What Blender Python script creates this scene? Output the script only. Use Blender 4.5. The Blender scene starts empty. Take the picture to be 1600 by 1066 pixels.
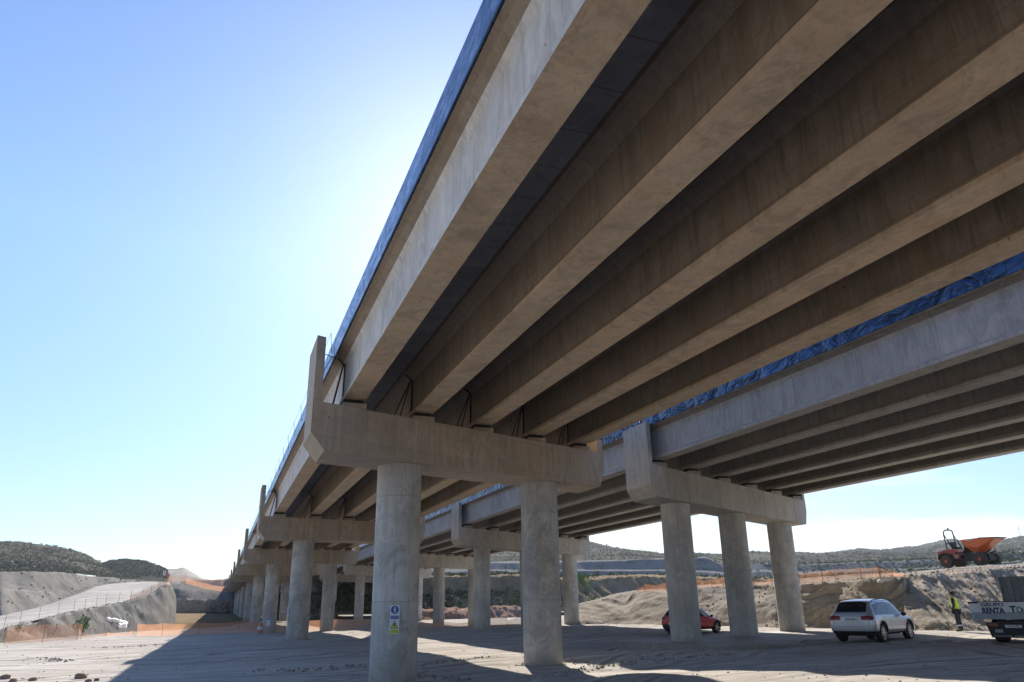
import bpy, bmesh, math, random
import numpy as np
from mathutils import Vector, Matrix, noise
from mathutils.bvhtree import BVHTree
random.seed(7)
scn = bpy.context.scene
COL = scn.collection
R = math.radians
S = 1.0                       # solver units -> metres
CZ = 2.1                      # camera height in solver units
F = 1173.7                    # focal length in px of a 1600 px wide frame
RT = Vector((0.93760145, -0.34734117, -0.01605073))
UP = Vector((-0.10023232, -0.31418888, 0.94405446))
FW = Vector((0.33295194, 0.88353804, 0.32939876))

def W(x, y, z):               # solver coords (z relative to the eye) -> world metres
    return Vector((x*S, y*S, (z+CZ)*S))
def ray(px, py):
    return FW + RT*((px-800)/F) + UP*((533-py)/F)
def atz(px, py, z):
    d = ray(px, py); return d*(z/d.z)
def atd(px, py, dist):        # point on the sight line at a horizontal distance
    d = ray(px, py); return d*(dist/math.hypot(d.x, d.y))

# ------------------------------------------------------------------ camera
cam = bpy.data.cameras.new('camera'); camo = bpy.data.objects.new('camera', cam)
COL.objects.link(camo); scn.camera = camo
cam.sensor_width = 36; cam.sensor_fit = 'HORIZONTAL'; cam.lens = F/1600*36
cam.clip_start = 0.1; cam.clip_end = 20000
M = Matrix.Identity(4)
for i in range(3):
    M[i][0] = RT[i]; M[i][1] = UP[i]; M[i][2] = -FW[i]
M.translation = W(0, 0, 0)
camo.matrix_world = M

# ------------------------------------------------------------------ light
SUN_AZ, SUN_EL = R(18.3), R(29.5)
wd = bpy.data.worlds.new('World'); scn.world = wd; wd.use_nodes = True
nt = wd.node_tree; nt.nodes.clear()
def wn(t, **k):
    n = nt.nodes.new(t)
    for a, b in k.items(): setattr(n, a, b)
    return n
sky = wn('ShaderNodeTexSky', sky_type='NISHITA', sun_disc=False)
sky.sun_elevation = SUN_EL; sky.sun_rotation = SUN_AZ
sky.altitude = 300; sky.air_density = 1.0; sky.dust_density = 0.3; sky.ozone_density = 3.0
bg = wn('ShaderNodeBackground'); bg.inputs[1].default_value = 0.1
tc = wn('ShaderNodeTexCoord')
mp = wn('ShaderNodeMapping'); mp.inputs['Rotation'].default_value = (0, 0, R(25)); mp.inputs['Scale'].default_value = (1.2, 1.2, 9)
nz = wn('ShaderNodeTexNoise'); nz.inputs['Scale'].default_value = 1.6; nz.inputs['Detail'].default_value = 7; nz.inputs['Roughness'].default_value = .55
cr = wn('ShaderNodeValToRGB'); cr.color_ramp.elements[0].position = .47; cr.color_ramp.elements[1].position = .66
sx = wn('ShaderNodeSeparateXYZ')
low = wn('ShaderNodeMapRange'); low.inputs[1].default_value = .5; low.inputs[2].default_value = .02
low.inputs[3].default_value = 0; low.inputs[4].default_value = 1
xr_ = wn('ShaderNodeMapRange'); xr_.inputs[1].default_value = .25; xr_.inputs[2].default_value = .7
m1 = wn('ShaderNodeMath', operation='MULTIPLY'); m2 = wn('ShaderNodeMath', operation='MULTIPLY'); m3 = wn('ShaderNodeMath', operation='MULTIPLY'); m3.inputs[1].default_value = .9
mix = wn('ShaderNodeMix', data_type='RGBA'); mix.inputs[7].default_value = (7.4, 7.2, 6.6, 1)
out = wn('ShaderNodeOutputWorld')
L = nt.links.new
L(tc.outputs['Generated'], mp.inputs[0]); L(mp.outputs[0], nz.inputs[0]); L(nz.outputs[0], cr.inputs[0])
L(tc.outputs['Generated'], sx.inputs[0]); L(sx.outputs[2], low.inputs[0]); L(sx.outputs[0], xr_.inputs[0])
L(cr.outputs[0], m1.inputs[0]); L(low.outputs[0], m1.inputs[1]); L(m1.outputs[0], m2.inputs[0]); L(xr_.outputs[0], m2.inputs[1])
L(m2.outputs[0], m3.inputs[0]); L(m3.outputs[0], mix.inputs[0]); tint = wn('ShaderNodeMix', data_type='RGBA', blend_type='MULTIPLY'); tint.inputs[0].default_value = 1; tint.inputs[7].default_value = (.96, 1.0, 1.1, 1); hz = wn('ShaderNodeMapRange'); hz.inputs[1].default_value = 0; hz.inputs[2].default_value = .42; hz.inputs[3].default_value = .54; hz.inputs[4].default_value = 1; hm = wn('ShaderNodeMix', data_type='RGBA', blend_type='MULTIPLY'); hm.inputs[0].default_value = 1; L(sx.outputs[2], hz.inputs[0]); L(hz.outputs[0], hm.inputs[7]); L(sky.outputs[0], hm.inputs[6]); L(hm.outputs[2], mix.inputs[6]); L(mix.outputs[2], tint.inputs[6]); L(tint.outputs[2], bg.inputs[0]); L(bg.outputs[0], out.inputs[0])

sl = bpy.data.lights.new('sun', 'SUN'); sl.energy = 5.0; sl.angle = R(.53); sl.color = (1, .94, .85)
so = bpy.data.objects.new('sun', sl); COL.objects.link(so)
sd = Vector((math.sin(SUN_AZ)*math.cos(SUN_EL), math.cos(SUN_AZ)*math.cos(SUN_EL), math.sin(SUN_EL)))
so.rotation_euler = sd.to_track_quat('Z', 'Y').to_euler()
so.location = (0, 0, 60)
scn.view_settings.view_transform = 'Standard'; scn.view_settings.look = 'None'
scn.view_settings.exposure = 1.0; scn.view_settings.gamma = 1
cy = scn.cycles
cy.use_denoising = True; cy.max_bounces = 8; cy.diffuse_bounces = 5; cy.glossy_bounces = 3; cy.transparent_max_bounces = 12
cy.sample_clamp_indirect = 6; cy.caustics_reflective = False; cy.caustics_refractive = False

# ------------------------------------------------------------------ materials
class NT:
    def __init__(s, name):
        s.m = bpy.data.materials.new(name); s.m.use_nodes = True; s.t = s.m.node_tree
        s.b = s.t.nodes['Principled BSDF']; s.out = s.t.nodes['Material Output']
    def n(s, t, ins=None, **k):
        n = s.t.nodes.new(t)
        for a, b in k.items(): setattr(n, a, b)
        for a, b in (ins or {}).items(): s.set(n.inputs[a], b)
        return n
    def set(s, sock, v):
        if hasattr(v, 'is_output') or isinstance(v, bpy.types.NodeSocket): s.t.links.new(v, sock)
        else: sock.default_value = v
    def math(s, op, a, b=0., c=0., clamp=False):
        n = s.n('ShaderNodeMath', operation=op, use_clamp=clamp)
        s.set(n.inputs[0], a); s.set(n.inputs[1], b); s.set(n.inputs[2], c); return n.outputs[0]
    def mix(s, f, a, b, bt='MIX'):
        n = s.n('ShaderNodeMix', data_type='RGBA', blend_type=bt)
        s.set(n.inputs[0], f); s.set(n.inputs[6], a if not isinstance(a, tuple) else (*a[:3], 1)); s.set(n.inputs[7], b if not isinstance(b, tuple) else (*b[:3], 1))
        return n.outputs[2]
    def pos(s): return s.n('ShaderNodeNewGeometry').outputs['Position']
    def map(s, v, sc=(1,1,1), rot=(0,0,0), loc=(0,0,0)):
        return s.n('ShaderNodeMapping', {0: v, 'Location': loc, 'Rotation': rot, 'Scale': sc}).outputs[0]
    def noise(s, v, sc, det=4, ro=.55, dist=0):
        return s.n('ShaderNodeTexNoise', {'Vector': v, 'Scale': sc, 'Detail': det, 'Roughness': ro, 'Distortion': dist}).outputs[0]
    def ramp(s, v, a, b, lo=0., hi=1.):
        return s.n('ShaderNodeMapRange', {0: v, 1: a, 2: b, 3: lo, 4: hi}).outputs[0]
    def dot(s, v, d):
        n = s.n('ShaderNodeVectorMath', {0: v, 1: d}, operation='DOT_PRODUCT'); return n.outputs['Value']
    def lines(s, c, per, w, off=0):            # 1 on a thin line every `per`
        a = s.math('PINGPONG', s.math('ADD', c, off), per/2)
        return s.math('LESS_THAN', a, w)
    def cell(s, c, per, off=0):
        f = s.math('FLOOR', s.math('DIVIDE', s.math('ADD', c, off), per))
        n = s.n('ShaderNodeTexWhiteNoise', {'W': f}, noise_dimensions='1D'); return n.outputs[0]
    def bump(s, h, st=.3, d=.05):
        n = s.n('ShaderNodeBump', {'Strength': st, 'Distance': d, 'Height': h}); s.t.links.new(n.outputs[0], s.b.inputs['Normal'])
    def done(s, col, ro=.8, **k):
        s.set(s.b.inputs['Base Color'], col if not isinstance(col, tuple) else (*col[:3], 1)); s.set(s.b.inputs['Roughness'], ro)
        for a, b in k.items(): s.set(s.b.inputs[a.replace('_', ' ')], b)
        return s.m

def concrete(name, base, dark=.62, joint=None, streak=.5, rust=0., bands=None, seed=0, mud=False, blotch=.42):
    t = NT(name); p = t.map(t.pos(), loc=(seed*3.1, seed*1.7, seed))
    big = t.noise(p, .45, 5, .6)
    mid = t.noise(p, 2.3, 6, .65, .6)
    fine = t.noise(p, 24, 4, .7)
    st = t.noise(t.map(p, (2.6, 2.6, .22)), 1.6, 5, .65)
    st2 = t.noise(t.map(p, (7, 7, .7)), 1.2, 5, .7)
    st3 = t.noise(t.map(p, (14, 14, .9), loc=(1, 5, 2)), 1.0, 4, .7)
    c = tuple(base)
    dk = tuple(x*dark for x in base)
    lt = tuple(min(1, x*1.22) for x in base)
    col = t.mix(t.ramp(big, .35, .68), dk, c)
    col = t.mix(t.math('MULTIPLY', t.ramp(mid, .45, .75), .55), col, lt)
    col = t.mix(t.math('MULTIPLY', t.ramp(st, .50, .64), streak), col, tuple(x*.55 for x in base))
    col = t.mix(t.math('MULTIPLY', t.ramp(st2, .52, .63), streak*.7), col, tuple(x*.6 for x in base))
    col = t.mix(t.math('MULTIPLY', t.ramp(st3, .56, .64), streak*.8), col, tuple(x*.45 for x in base))
    blot = t.noise(t.map(p, (1, 1, .6)), 1.1, 6, .7, 1.2)
    col = t.mix(t.math('MULTIPLY', t.ramp(blot, .52, .60), blotch), col, tuple(x*.5 for x in base))
    b2 = t.noise(t.map(p, (1, 1, .8), (0, 0, 0), (3, 7, 1)), .8, 7, .72, 2.0)
    col = t.mix(t.math('MULTIPLY', t.ramp(b2, .55, .68), .5), col, lt)
    if mud:
        z = t.n('ShaderNodeSeparateXYZ', {0: t.pos()}).outputs[2]
        mm = t.ramp(t.math('ADD', z, t.math('MULTIPLY', t.noise(t.map(p, (1, 1, .5)), 2.2, 6, .7), 1.3)), 1.25, .65)
        col = t.mix(t.math('MULTIPLY', mm, .7), col, (.33, .27, .21))
    if rust:
        rr = t.noise(t.map(p, (1.2, 1.2, .3), loc=(9, 4, 2)), 1.1, 5, .6)
        col = t.mix(t.math('MULTIPLY', t.ramp(rr, .5, .7), rust), col, (base[0]*.95, base[1]*.72, base[2]*.48))
    h = t.math('ADD', t.math('MULTIPLY', mid, .5), t.math('MULTIPLY', fine, .25))
    if joint:
        for (d, per, w, off) in joint:
            cc = t.dot(t.pos(), d)
            ln = t.lines(cc, per, w, off)
            tone = t.cell(cc, per, off+per/2 if False else off)
            col = t.mix(t.ramp(tone, 0, 1, 0, .32), col, tuple(x*.55 for x in base))
            col = t.mix(t.math('MULTIPLY', ln, .55), col, tuple(x*.3 for x in base))
            h = t.math('SUBTRACT', h, t.math('MULTIPLY', ln, .6))
    # pin holes
    v = t.n('ShaderNodeTexVoronoi', {'Vector': p, 'Scale': 1.1})
    hole = t.math('LESS_THAN', v.outputs['Distance'], .032)
    col = t.mix(t.math('MULTIPLY', hole, .75), col, tuple(x*.15 for x in base))
    t.bump(h, .35, .03)
    return t.done(col, t.ramp(mid, .3, .7, .62, .85), Specular_IOR_Level=.35)

def plain(name, col, ro=.6, metal=0, var=.15, sc=6, bump=.0, **k):
    t = NT(name); n = t.noise(t.pos(), sc, 4, .6)
    c = t.mix(t.ramp(n, .3, .7), tuple(x*(1-var) for x in col), tuple(min(1, x*(1+var)) for x in col))
    if bump: t.bump(n, bump, .02)
    return t.done(c, ro, Metallic=metal, **k)

PHI1 = R(27.25)
sdir = (math.cos(PHI1), math.sin(PHI1), 0)
MT = {}
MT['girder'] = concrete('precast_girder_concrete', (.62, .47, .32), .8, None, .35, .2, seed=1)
MT['web'] = concrete('stained_shaded_web_concrete', (.38, .30, .22), .66, [((0, 0, 1), .62, .005, .1)], .8, .5, seed=13)  # streaks and rust, plus shade between the beams put into a darker base
MT['web2'] = concrete('shaded_grey_web_concrete', (.33, .29, .245), .7, [((0, 0, 1), .62, .006, .1)], .8, .25, seed=14)  # same web shade put into the base colour, second viaduct
MT['girder2'] = concrete('grey_girder_concrete', (.50, .45, .38), .8, None, .4, .1, seed=2)
MT['outer'] = concrete('skylit_outer_girder_concrete', (.64, .60, .55), .82, None, .4, .2, seed=11)  # paler base: skylight on the outward web put into the colour
MT['outer2'] = concrete('skylit_pale_outer_girder_concrete', (.50, .475, .45), .78, [((0, 1, 0), 3.0, .01, .4)], .55, .05, seed=12)  # paler, greyer than the webs: skylight put into the colour
MT['cap'] = concrete('cap_concrete', (.60, .50, .39), .72, [(sdir, 2.0, .012, .6), ((0, 0, 1), 1.0, .006, .35)], .6, .45, seed=3, blotch=.6)
MT['cap2'] = concrete('pale_cap_concrete', (.52, .48, .42), .78, [(sdir, 2.05, .012, .2)], .45, .12, seed=4)
MT['column'] = concrete('column_concrete', (.58, .55, .50), .5, [((0, 0, 1), 3.1, .008, .9)], .55, .2, seed=5, mud=True, blotch=.75)
MT['column2'] = concrete('pale_column_concrete', (.62, .59, .54), .62, [((0, 0, 1), 4.6, .010, 1.2)], .5, .12, seed=6, mud=True, blotch=.5)
MT['slab'] = concrete('soffit_plank_concrete', (.44, .41, .37), .7, [((0, 1, 0), 1.155*S, .02, -.4*1.155*S)], .2, 0, seed=7)
MT['plinth'] = concrete('footing_concrete', (.36, .33, .29), .7, None, .3, .2, seed=8)

def blue_mat():
    t = NT('blue_steel'); p = t.pos()
    n = t.noise(t.map(p, (.5, .5, 1.1)), 1.3, 2, .45, .5)
    t.bump(n, .8, .12)
    d = t.noise(t.map(p, (1, 1, 3)), 2.5, 6, .7)
    c = t.mix(t.ramp(n, .35, .65), (.055, .105, .20), (.075, .14, .26))
    c = t.mix(t.ramp(d, .52, .66, 0, .5), c, (.16, .17, .18))
    return t.done(c, t.ramp(d, .4, .65, .2, .45), Metallic=.7)
MT['blue'] = blue_mat()
def sheet_mat():
    t = NT('dull_blue_sheeting'); p = t.pos()
    n = t.noise(t.map(p, (.9, .9, 1.6), (0, .5, 0)), 1.1, 3, .5, 1.2); t.bump(n, 1.0, .35)
    c = t.mix(t.ramp(n, .35, .65), (.022, .04, .085), (.05, .09, .17)); return t.done(c, .28, Metallic=.75)
MT['blue2'] = sheet_mat()
MT['black'] = plain('black_rubber', (.02, .02, .02), .8)
MT['dark_steel'] = plain('dark_steel', (.05, .048, .045), .6, .3)
MT['rusty'] = plain('rusty_steel', (.14, .075, .045), .8, .2, .4)
MT['orange_net_post'] = plain('fence_stake', (.22, .13, .09), .8)

def net_mat(name, col):
    t = NT(name); uv = t.n('ShaderNodeUVMap').outputs[0]
    sp = t.n('ShaderNodeSeparateXYZ', {0: uv})
    a = t.math('LESS_THAN', t.math('PINGPONG', sp.outputs[0], .04), .0095)
    b = t.math('LESS_THAN', t.math('PINGPONG', sp.outputs[1], .02), .005)
    g = t.math('MAXIMUM', a, b)
    n = t.noise(t.pos(), 3, 3)
    c = t.mix(n, tuple(x*.8 for x in col), col)
    t.done(c, .7, Subsurface_Weight=0)
    tl = t.n('ShaderNodeBsdfTranslucent', {0: c}); mx = t.n('ShaderNodeMixShader', {0: .45, 1: t.b.outputs[0], 2: tl.outputs[0]})
    tr = t.n('ShaderNodeBsdfTransparent'); m2 = t.n('ShaderNodeMixShader', {0: g, 1: tr.outputs[0], 2: mx.outputs[0]})
    t.t.links.new(m2.outputs[0], t.out.inputs[0]); return t.m
MT['net'] = net_mat('orange_mesh', (.86, .40, .20))

def soil(name, a, b, c=None, bump=.6, sc=1., streaks=None, ro=.95, rill=0, rut=False):
    t = NT(name); p = t.pos()
    n1 = t.noise(p, .05*sc, 6, .6, .5); n2 = t.noise(p, .6*sc, 7, .7, .4); n3 = t.noise(p, 7*sc, 5, .75)
    col = t.mix(t.ramp(n1, .35, .65), a, b)
    col = t.mix(t.ramp(n2, .4, .75, 0, .8), col, c or tuple(x*.6 for x in a))
    col = t.mix(t.ramp(n3, .5, .8, 0, .45), col, tuple(x*.5 for x in a))
    h = t.math('ADD', n2, t.math('MULTIPLY', n3, .35))
    if streaks:
        q = t.map(p, streaks[0], (0, 0, streaks[1]))
        s1 = t.noise(q, 1.0, 7, .68, 1.1)
        patch = t.ramp(t.noise(p, .11, 4, .6, .6), .38, .6, .35, 1)
        col = t.mix(t.math('MULTIPLY', t.ramp(s1, .40, .64, 0, .85), patch), col, tuple(min(1, x*1.3) for x in b))
        s2 = t.noise(t.map(p, streaks[0], (0, 0, streaks[1]), (5, 9, 0)), 2.3, 6, .66, 1.0)
        col = t.mix(t.math('MULTIPLY', t.ramp(s2, .50, .64, 0, .75), patch), col, tuple(x*.55 for x in a))
        s3 = t.noise(t.map(p, tuple(x*3.2 for x in streaks[0]), (0, 0, streaks[1]+.12), (2, 1, 0)), 2.0, 5, .68, 1.2)
        col = t.mix(t.ramp(s3, .54, .68, 0, .6), col, tuple(x*.6 for x in a))
        h = t.math('ADD', h, t.math('MULTIPLY', t.math('ADD', s1, s2), .5))
    if rill:
        v = t.noise(t.map(p, (1, 1, .25)), rill, 5, .7, .8)
        col = t.mix(t.ramp(v, .5, .68, 0, .6), col, tuple(x*.5 for x in a))
        h = t.math('ADD', h, t.math('MULTIPLY', v, 1.2))
    if streaks and rut:
        wv = t.math('MULTIPLY', t.noise(t.map(p, (.05, .05, 0)), 1, 3, .5), 14)
        for k_, (ang, per, off) in enumerate(((-28, 4.7, 0), (-12, 7.3, 2.0), (-47, 9.1, 5.0))):
            cc = t.math('ADD', t.dot(p, (math.sin(R(ang)), math.cos(R(ang)), 0)), wv)
            m_ = t.ramp(t.noise(t.map(p, (1, 1, 1), (0, 0, 0), (k_*13, 4, 0)), .07, 3, .5), .48, .56)
            for o2 in (0, 1.75):
                pp = t.math('PINGPONG', t.math('ADD', cc, off+o2), per/2); ln = t.math('MULTIPLY', t.ramp(pp, .20, .06), m_)
                tread = t.noise(t.map(p, (1, 1, 1), (0, 0, R(ang))), 9, 2)
                col = t.mix(t.math('MULTIPLY', ln, .8), col, tuple(x*.58 for x in a)); h = t.math('SUBTRACT', h, t.math('MULTIPLY', ln, t.math('ADD', .4, tread)))
                ed = t.math('MULTIPLY', t.math('MULTIPLY', t.ramp(pp, .20, .28), t.ramp(pp, .42, .30)), m_); h = t.math('ADD', h, t.math('MULTIPLY', ed, .6))
                col = t.mix(t.math('MULTIPLY', ed, .35), col, tuple(min(1, x*1.3) for x in b))
    # pebbles
    vo = t.n('ShaderNodeTexVoronoi', {'Vector': p, 'Scale': 5*sc})
    h = t.math('ADD', h, t.math('MULTIPLY', t.ramp(vo.outputs['Distance'], .0, .25, .35, 0), 1))
    t.bump(h, bump, .12/sc**.5)
    return t.done(col, ro, Specular_IOR_Level=0.0)
MT['ground'] = soil('compacted_ground', (.38, .345, .305), (.50, .46, .41), (.30, .265, .225), .27, 1, ((.10, .75, 1), R(-20)), rut=True)
MT['road'] = soil('haul_road_dirt', (.42, .385, .34), (.52, .48, .43), (.24, .21, .18), .4, .6, ((.10, .6, 1), R(-35)))
MT['embank'] = soil('embankment_soil', (.27, .255, .232), (.35, .335, .305), (.15, .138, .12), .9, .8, rill=1.1)
MT['mound'] = soil('spoil_soil', (.33, .29, .24), (.43, .385, .325), (.27, .22, .165), .9, 1, rill=1.0)
MT['cut'] = soil('cut_slope_soil', (.24, .222, .197), (.32, .30, .265), (.13, .118, .1), .8, .4, rill=.5)
MT['red'] = soil('red_soil', (.30, .19, .14), (.36, .25, .19), (.2, .12, .09), .8, .8)
MT['quarry'] = soil('quarry_grey', (.17, .167, .162), (.22, .215, .207), (.14, .136, .13), .8, .25, rill=.3)
MT['hill3'] = soil('pale_hill_soil', (.36, .335, .28), (.46, .43, .37), (.24, .215, .17), .7, .2)
MT['hill'] = soil('hill_soil', (.12, .112, .088), (.17, .16, .125), (.045, .043, .032), .6, .15)
MT['cliff'] = soil('cliff_soil', (.22, .165, .10), (.31, .24, .155), (.16, .13, .09), .9, .35, rill=.35)
MT['rock'] = soil('boulder_rock', (.32, .255, .19), (.40, .33, .26), (.2, .15, .11), .7, 1.2)

def leaf(name, col):
    t = NT(name); n = t.noise(t.pos(), 2.2, 4, .7)
    return t.done(t.mix(t.ramp(n, .3, .7), tuple(x*.6 for x in col), tuple(x*1.35 for x in col)), .8, Specular_IOR_Level=.05)
MT['scrub'] = leaf('scrub_leaf', (.22, .205, .15)); MT['bush'] = leaf('bush_leaf', (.07, .10, .035)); MT['green'] = leaf('green_leaf', (.07, .17, .03))
MT['bark'] = plain('bark', (.12, .085, .06), .9)

# ------------------------------------------------------------------ mesh helpers
def tag(o, label=None, cat=None, group=None, kind=None):
    for k, v in (('label', label), ('category', cat), ('group', group), ('kind', kind)):
        if v: o[k] = v
    return o
def empty(name, loc=(0,0,0), rz=0, **k):
    o = bpy.data.objects.new(name, None); COL.objects.link(o); o.location = loc; o.rotation_euler = (0, 0, rz); o.empty_display_size = .3
    return tag(o, **k)
def link(name, me, mat, parent=None, smooth=False, **k):
    if mat is not None:
        for m in (mat if isinstance(mat, (list, tuple)) else [mat]): me.materials.append(m)
    if smooth: me.polygons.foreach_set('use_smooth', [True]*len(me.polygons))
    o = bpy.data.objects.new(name, me); COL.objects.link(o)
    if parent is not None: o.parent = parent
    return tag(o, **k)
def from_py(name, V, Fc, mat, parent=None, smooth=False, **k):
    me = bpy.data.meshes.new(name); me.from_pydata([tuple(v) for v in V], [], Fc); me.update()
    return link(name, me, mat, parent, smooth, **k)
def obj(name, bm, mat, parent=None, smooth=False, bevel=0, **k):
    if bevel:
        bmesh.ops.bevel(bm, geom=[e for e in bm.edges if e.is_manifold and e.calc_face_angle(0) > .5], offset=bevel, segments=2, affect='EDGES', profile=.5)
    bmesh.ops.recalc_face_normals(bm, faces=bm.faces)
    me = bpy.data.meshes.new(name); bm.to_mesh(me); bm.free()
    o = link(name, me, mat, parent, smooth, **k)
    if smooth:
        try: me.set_sharp_from_angle(angle=R(38))
        except Exception: pass
    return o
def box(bm, a, b, rot=None, piv=None):
    vs = [bm.verts.new((x, y, z)) for x in (a[0], b[0]) for y in (a[1], b[1]) for z in (a[2], b[2])]
    for f in ((0,1,3,2),(4,6,7,5),(0,4,5,1),(2,3,7,6),(0,2,6,4),(1,5,7,3)): bm.faces.new([vs[i] for i in f])
    if rot is not None:
        p = Vector(piv if piv else ((a[0]+b[0])/2, (a[1]+b[1])/2, (a[2]+b[2])/2))
        bmesh.ops.rotate(bm, verts=vs, cent=p, matrix=rot)
    return vs
def prism(bm, A, B):           # two matching loops of points -> closed solid
    a = [bm.verts.new(p) for p in A]; b = [bm.verts.new(p) for p in B]; n = len(a)
    bm.faces.new(a[::-1]); bm.faces.new(b)
    for i in range(n): bm.faces.new((a[i], a[(i+1) % n], b[(i+1) % n], b[i]))
def tube(bm, pts, r, seg=8, cap=True):
    pts = [Vector(p) for p in pts]; rings = []
    rr = r if isinstance(r, (list, tuple)) else [r]*len(pts)
    prev = None
    for i, p in enumerate(pts):
        d = (pts[min(i+1, len(pts)-1)]-pts[max(i-1, 0)]).normalized()
        if prev is None: u = d.orthogonal().normalized()
        else: u = (prev - d*prev.dot(d)).normalized()
        prev = u; v = d.cross(u)
        rings.append([bm.verts.new(p+(u*math.cos(a)+v*math.sin(a))*rr[i]) for a in [2*math.pi*k/seg for k in range(seg)]])
    for a, b in zip(rings, rings[1:]):
        for k in range(seg): bm.faces.new((a[k], a[(k+1) % seg], b[(k+1) % seg], b[k]))
    if cap: bm.faces.new(rings[0][::-1]); bm.faces.new(rings[-1])
def lathe(bm, prof, axis_o, ax, seg=24, close=True):   # prof: (r, h) along axis
    ax = Vector(ax).normalized(); u = ax.orthogonal().normalized(); v = ax.cross(u); o = Vector(axis_o); rings = []
    for r, h in prof:
        if r < 1e-6: rings.append([bm.verts.new(o+ax*h)])
        else: rings.append([bm.verts.new(o+ax*h+(u*math.cos(2*math.pi*k/seg)+v*math.sin(2*math.pi*k/seg))*r) for k in range(seg)])
    for a, b in zip(rings, rings[1:]):
        for k in range(seg):
            k2 = (k+1) % seg
            if len(a) == 1 and len(b) == 1: continue
            if len(a) == 1: bm.faces.new((a[0], b[k2], b[k]))
            elif len(b) == 1: bm.faces.new((a[k], a[k2], b[0]))
            else: bm.faces.new((a[k], a[k2], b[k2], b[k]))
    if close:
        if len(rings[0]) > 1: bm.faces.new(rings[0][::-1])
        if len(rings[-1]) > 1: bm.faces.new(rings[-1])
def fbm(x, y, z=0, o=5): return noise.fractal(Vector((x, y, z)), 1.0, 2.1, o)

# ------------------------------------------------------------------ ground sheet
ANCH = [(4.9,23.2,-2.18),(10.9,26.4,-2.10),(5,53,-2.02),(5,83,-2.42),(11,86,-2.46),(20,61.4,-1.93),(30.5,66.8,-1.93),(25.3,94,-2.6),(20,32,-2.0),(17,33,-2.05),(21,27.5,-1.96),(26,31,-1.80),
        (12.4,22.6,-2.02),(12.6,19.2,-1.84),(12.6,17.2,-1.68),(12.4,14.8,-1.55),(12.4,11.8,-1.45),(12.4,9.6,-1.38),(16,20,-1.80),(18,15,-1.55),(24,21.5,-1.64),(28.5,27,-1.6),(27,21,-1.62),(31,28,-1.56),(36,32,-1.55),
        (27.5,43,-1.78),(27.5,54,-1.82),(33,50,-1.8),(38,42,-1.7),(0,0,-1.65),(-3,-8,-1.65),(2,9,-1.85),(6,15,-1.98),(-2,16,-2.05),(-8,10,-2.0),(-20,30,-2.1),(-3,29,-2.1),(-3,55,-2.2),(-15,62,-2.15),(-8,70,-2.25),(0,80,-2.4),(-30,60,-2.1),
        (15,45,-2.0),(0,110,-2.45),(20,120,-2.5),(60,30,-1.6),(50,60,-1.8),(40,0,-1.5),(15,70,-2.1),(-20,0,-1.9),(10,-20,-1.6),(45,90,-2.0),(0,160,-2.3),(60,150,-2.3),(-30,120,-2.3),(8,38,-2.05),(120,150,-2.2),(22.9,24.8,-1.66),(24.7,25.0,-1.65),(27.4,26.1,-1.64),(24.5,27.0,-1.68),(25,38.3,-1.78),(23.5,40,-1.79),(27,39,-1.78)]
_gx = np.arange(-60, 141, 1.0); _gy = np.arange(-40, 181, 1.0)
_GX, _GY = np.meshgrid(_gx, _gy, indexing='ij'); _n = np.zeros_like(_GX); _w = np.zeros_like(_GX)
for _a in ANCH:
    _q = 1/(((_GX-_a[0])**2+(_GY-_a[1])**2)+1.2)**1.7; _n += _q*_a[2]; _w += _q
_GZ = _n/_w
def base_z(x, y):
    x = min(max(x, -59.5), 138.5); y = min(max(y, -39.5), 178.5); fx = x+60; fy = y+40; i, j = int(fx), int(fy); fx -= i; fy -= j
    return float((_GZ[i, j]*(1-fx)+_GZ[i+1, j]*fx)*(1-fy)+(_GZ[i, j+1]*(1-fx)+_GZ[i+1, j+1]*fx)*fy)
def ground_z(x, y):            # solver coords, z relative to the eye
    d = math.hypot(x, y)
    z = base_z(x, y)
    if 3 < d < 160: z += .035*fbm(x*.25, y*.6, 1.3, 4)*min(1, d/15)
    if d > 300: z -= (d-300)*.004
    for (x0, y0, x1, y1, h, w) in RIDGES:        # low ridges of loose earth
        if x < min(x0, x1)-3*w or x > max(x0, x1)+3*w or y < min(y0, y1)-3*w or y > max(y0, y1)+3*w: continue
        vx, vy = x1-x0, y1-y0; l2 = vx*vx+vy*vy
        t = max(0, min(1, ((x-x0)*vx+(y-y0)*vy)/l2)); q = math.hypot(x-x0-vx*t, y-y0-vy*t)
        if q < w*3:
            z += h*math.exp(-(q/w)**2)*(.6+.7*fbm(x*2.2, y*2.2, 9, 3))
    return z
def gpt(px, py):               # where a sight line meets the ground
    z = -2.0
    for _ in range(25): p = atz(px, py, z); z = .6*z+.4*base_z(p.x, p.y)
    return atz(px, py, z)
def _r(a, b, h, w):
    A = gpt(*a); B = gpt(*b); return (A.x, A.y, B.x, B.y, h, w)
RIDGES = [_r((400, 1052), (585, 1044), .13, .3), _r((655, 1041), (770, 1028), .08, .25), _r((840, 1066), (925, 1048), .16, .3), _r((640, 1056), (735, 1064), .08, .25),
          _r((925, 1048), (1000, 1036), .13, .3), _r((880, 1032), (960, 1043), .06, .25), _r((1000, 1036), (1140, 1024), .08, .3), _r((130, 1014), (260, 1008), .08, .4), _r((60, 1030), (110, 1036), .08, .4)]
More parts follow.
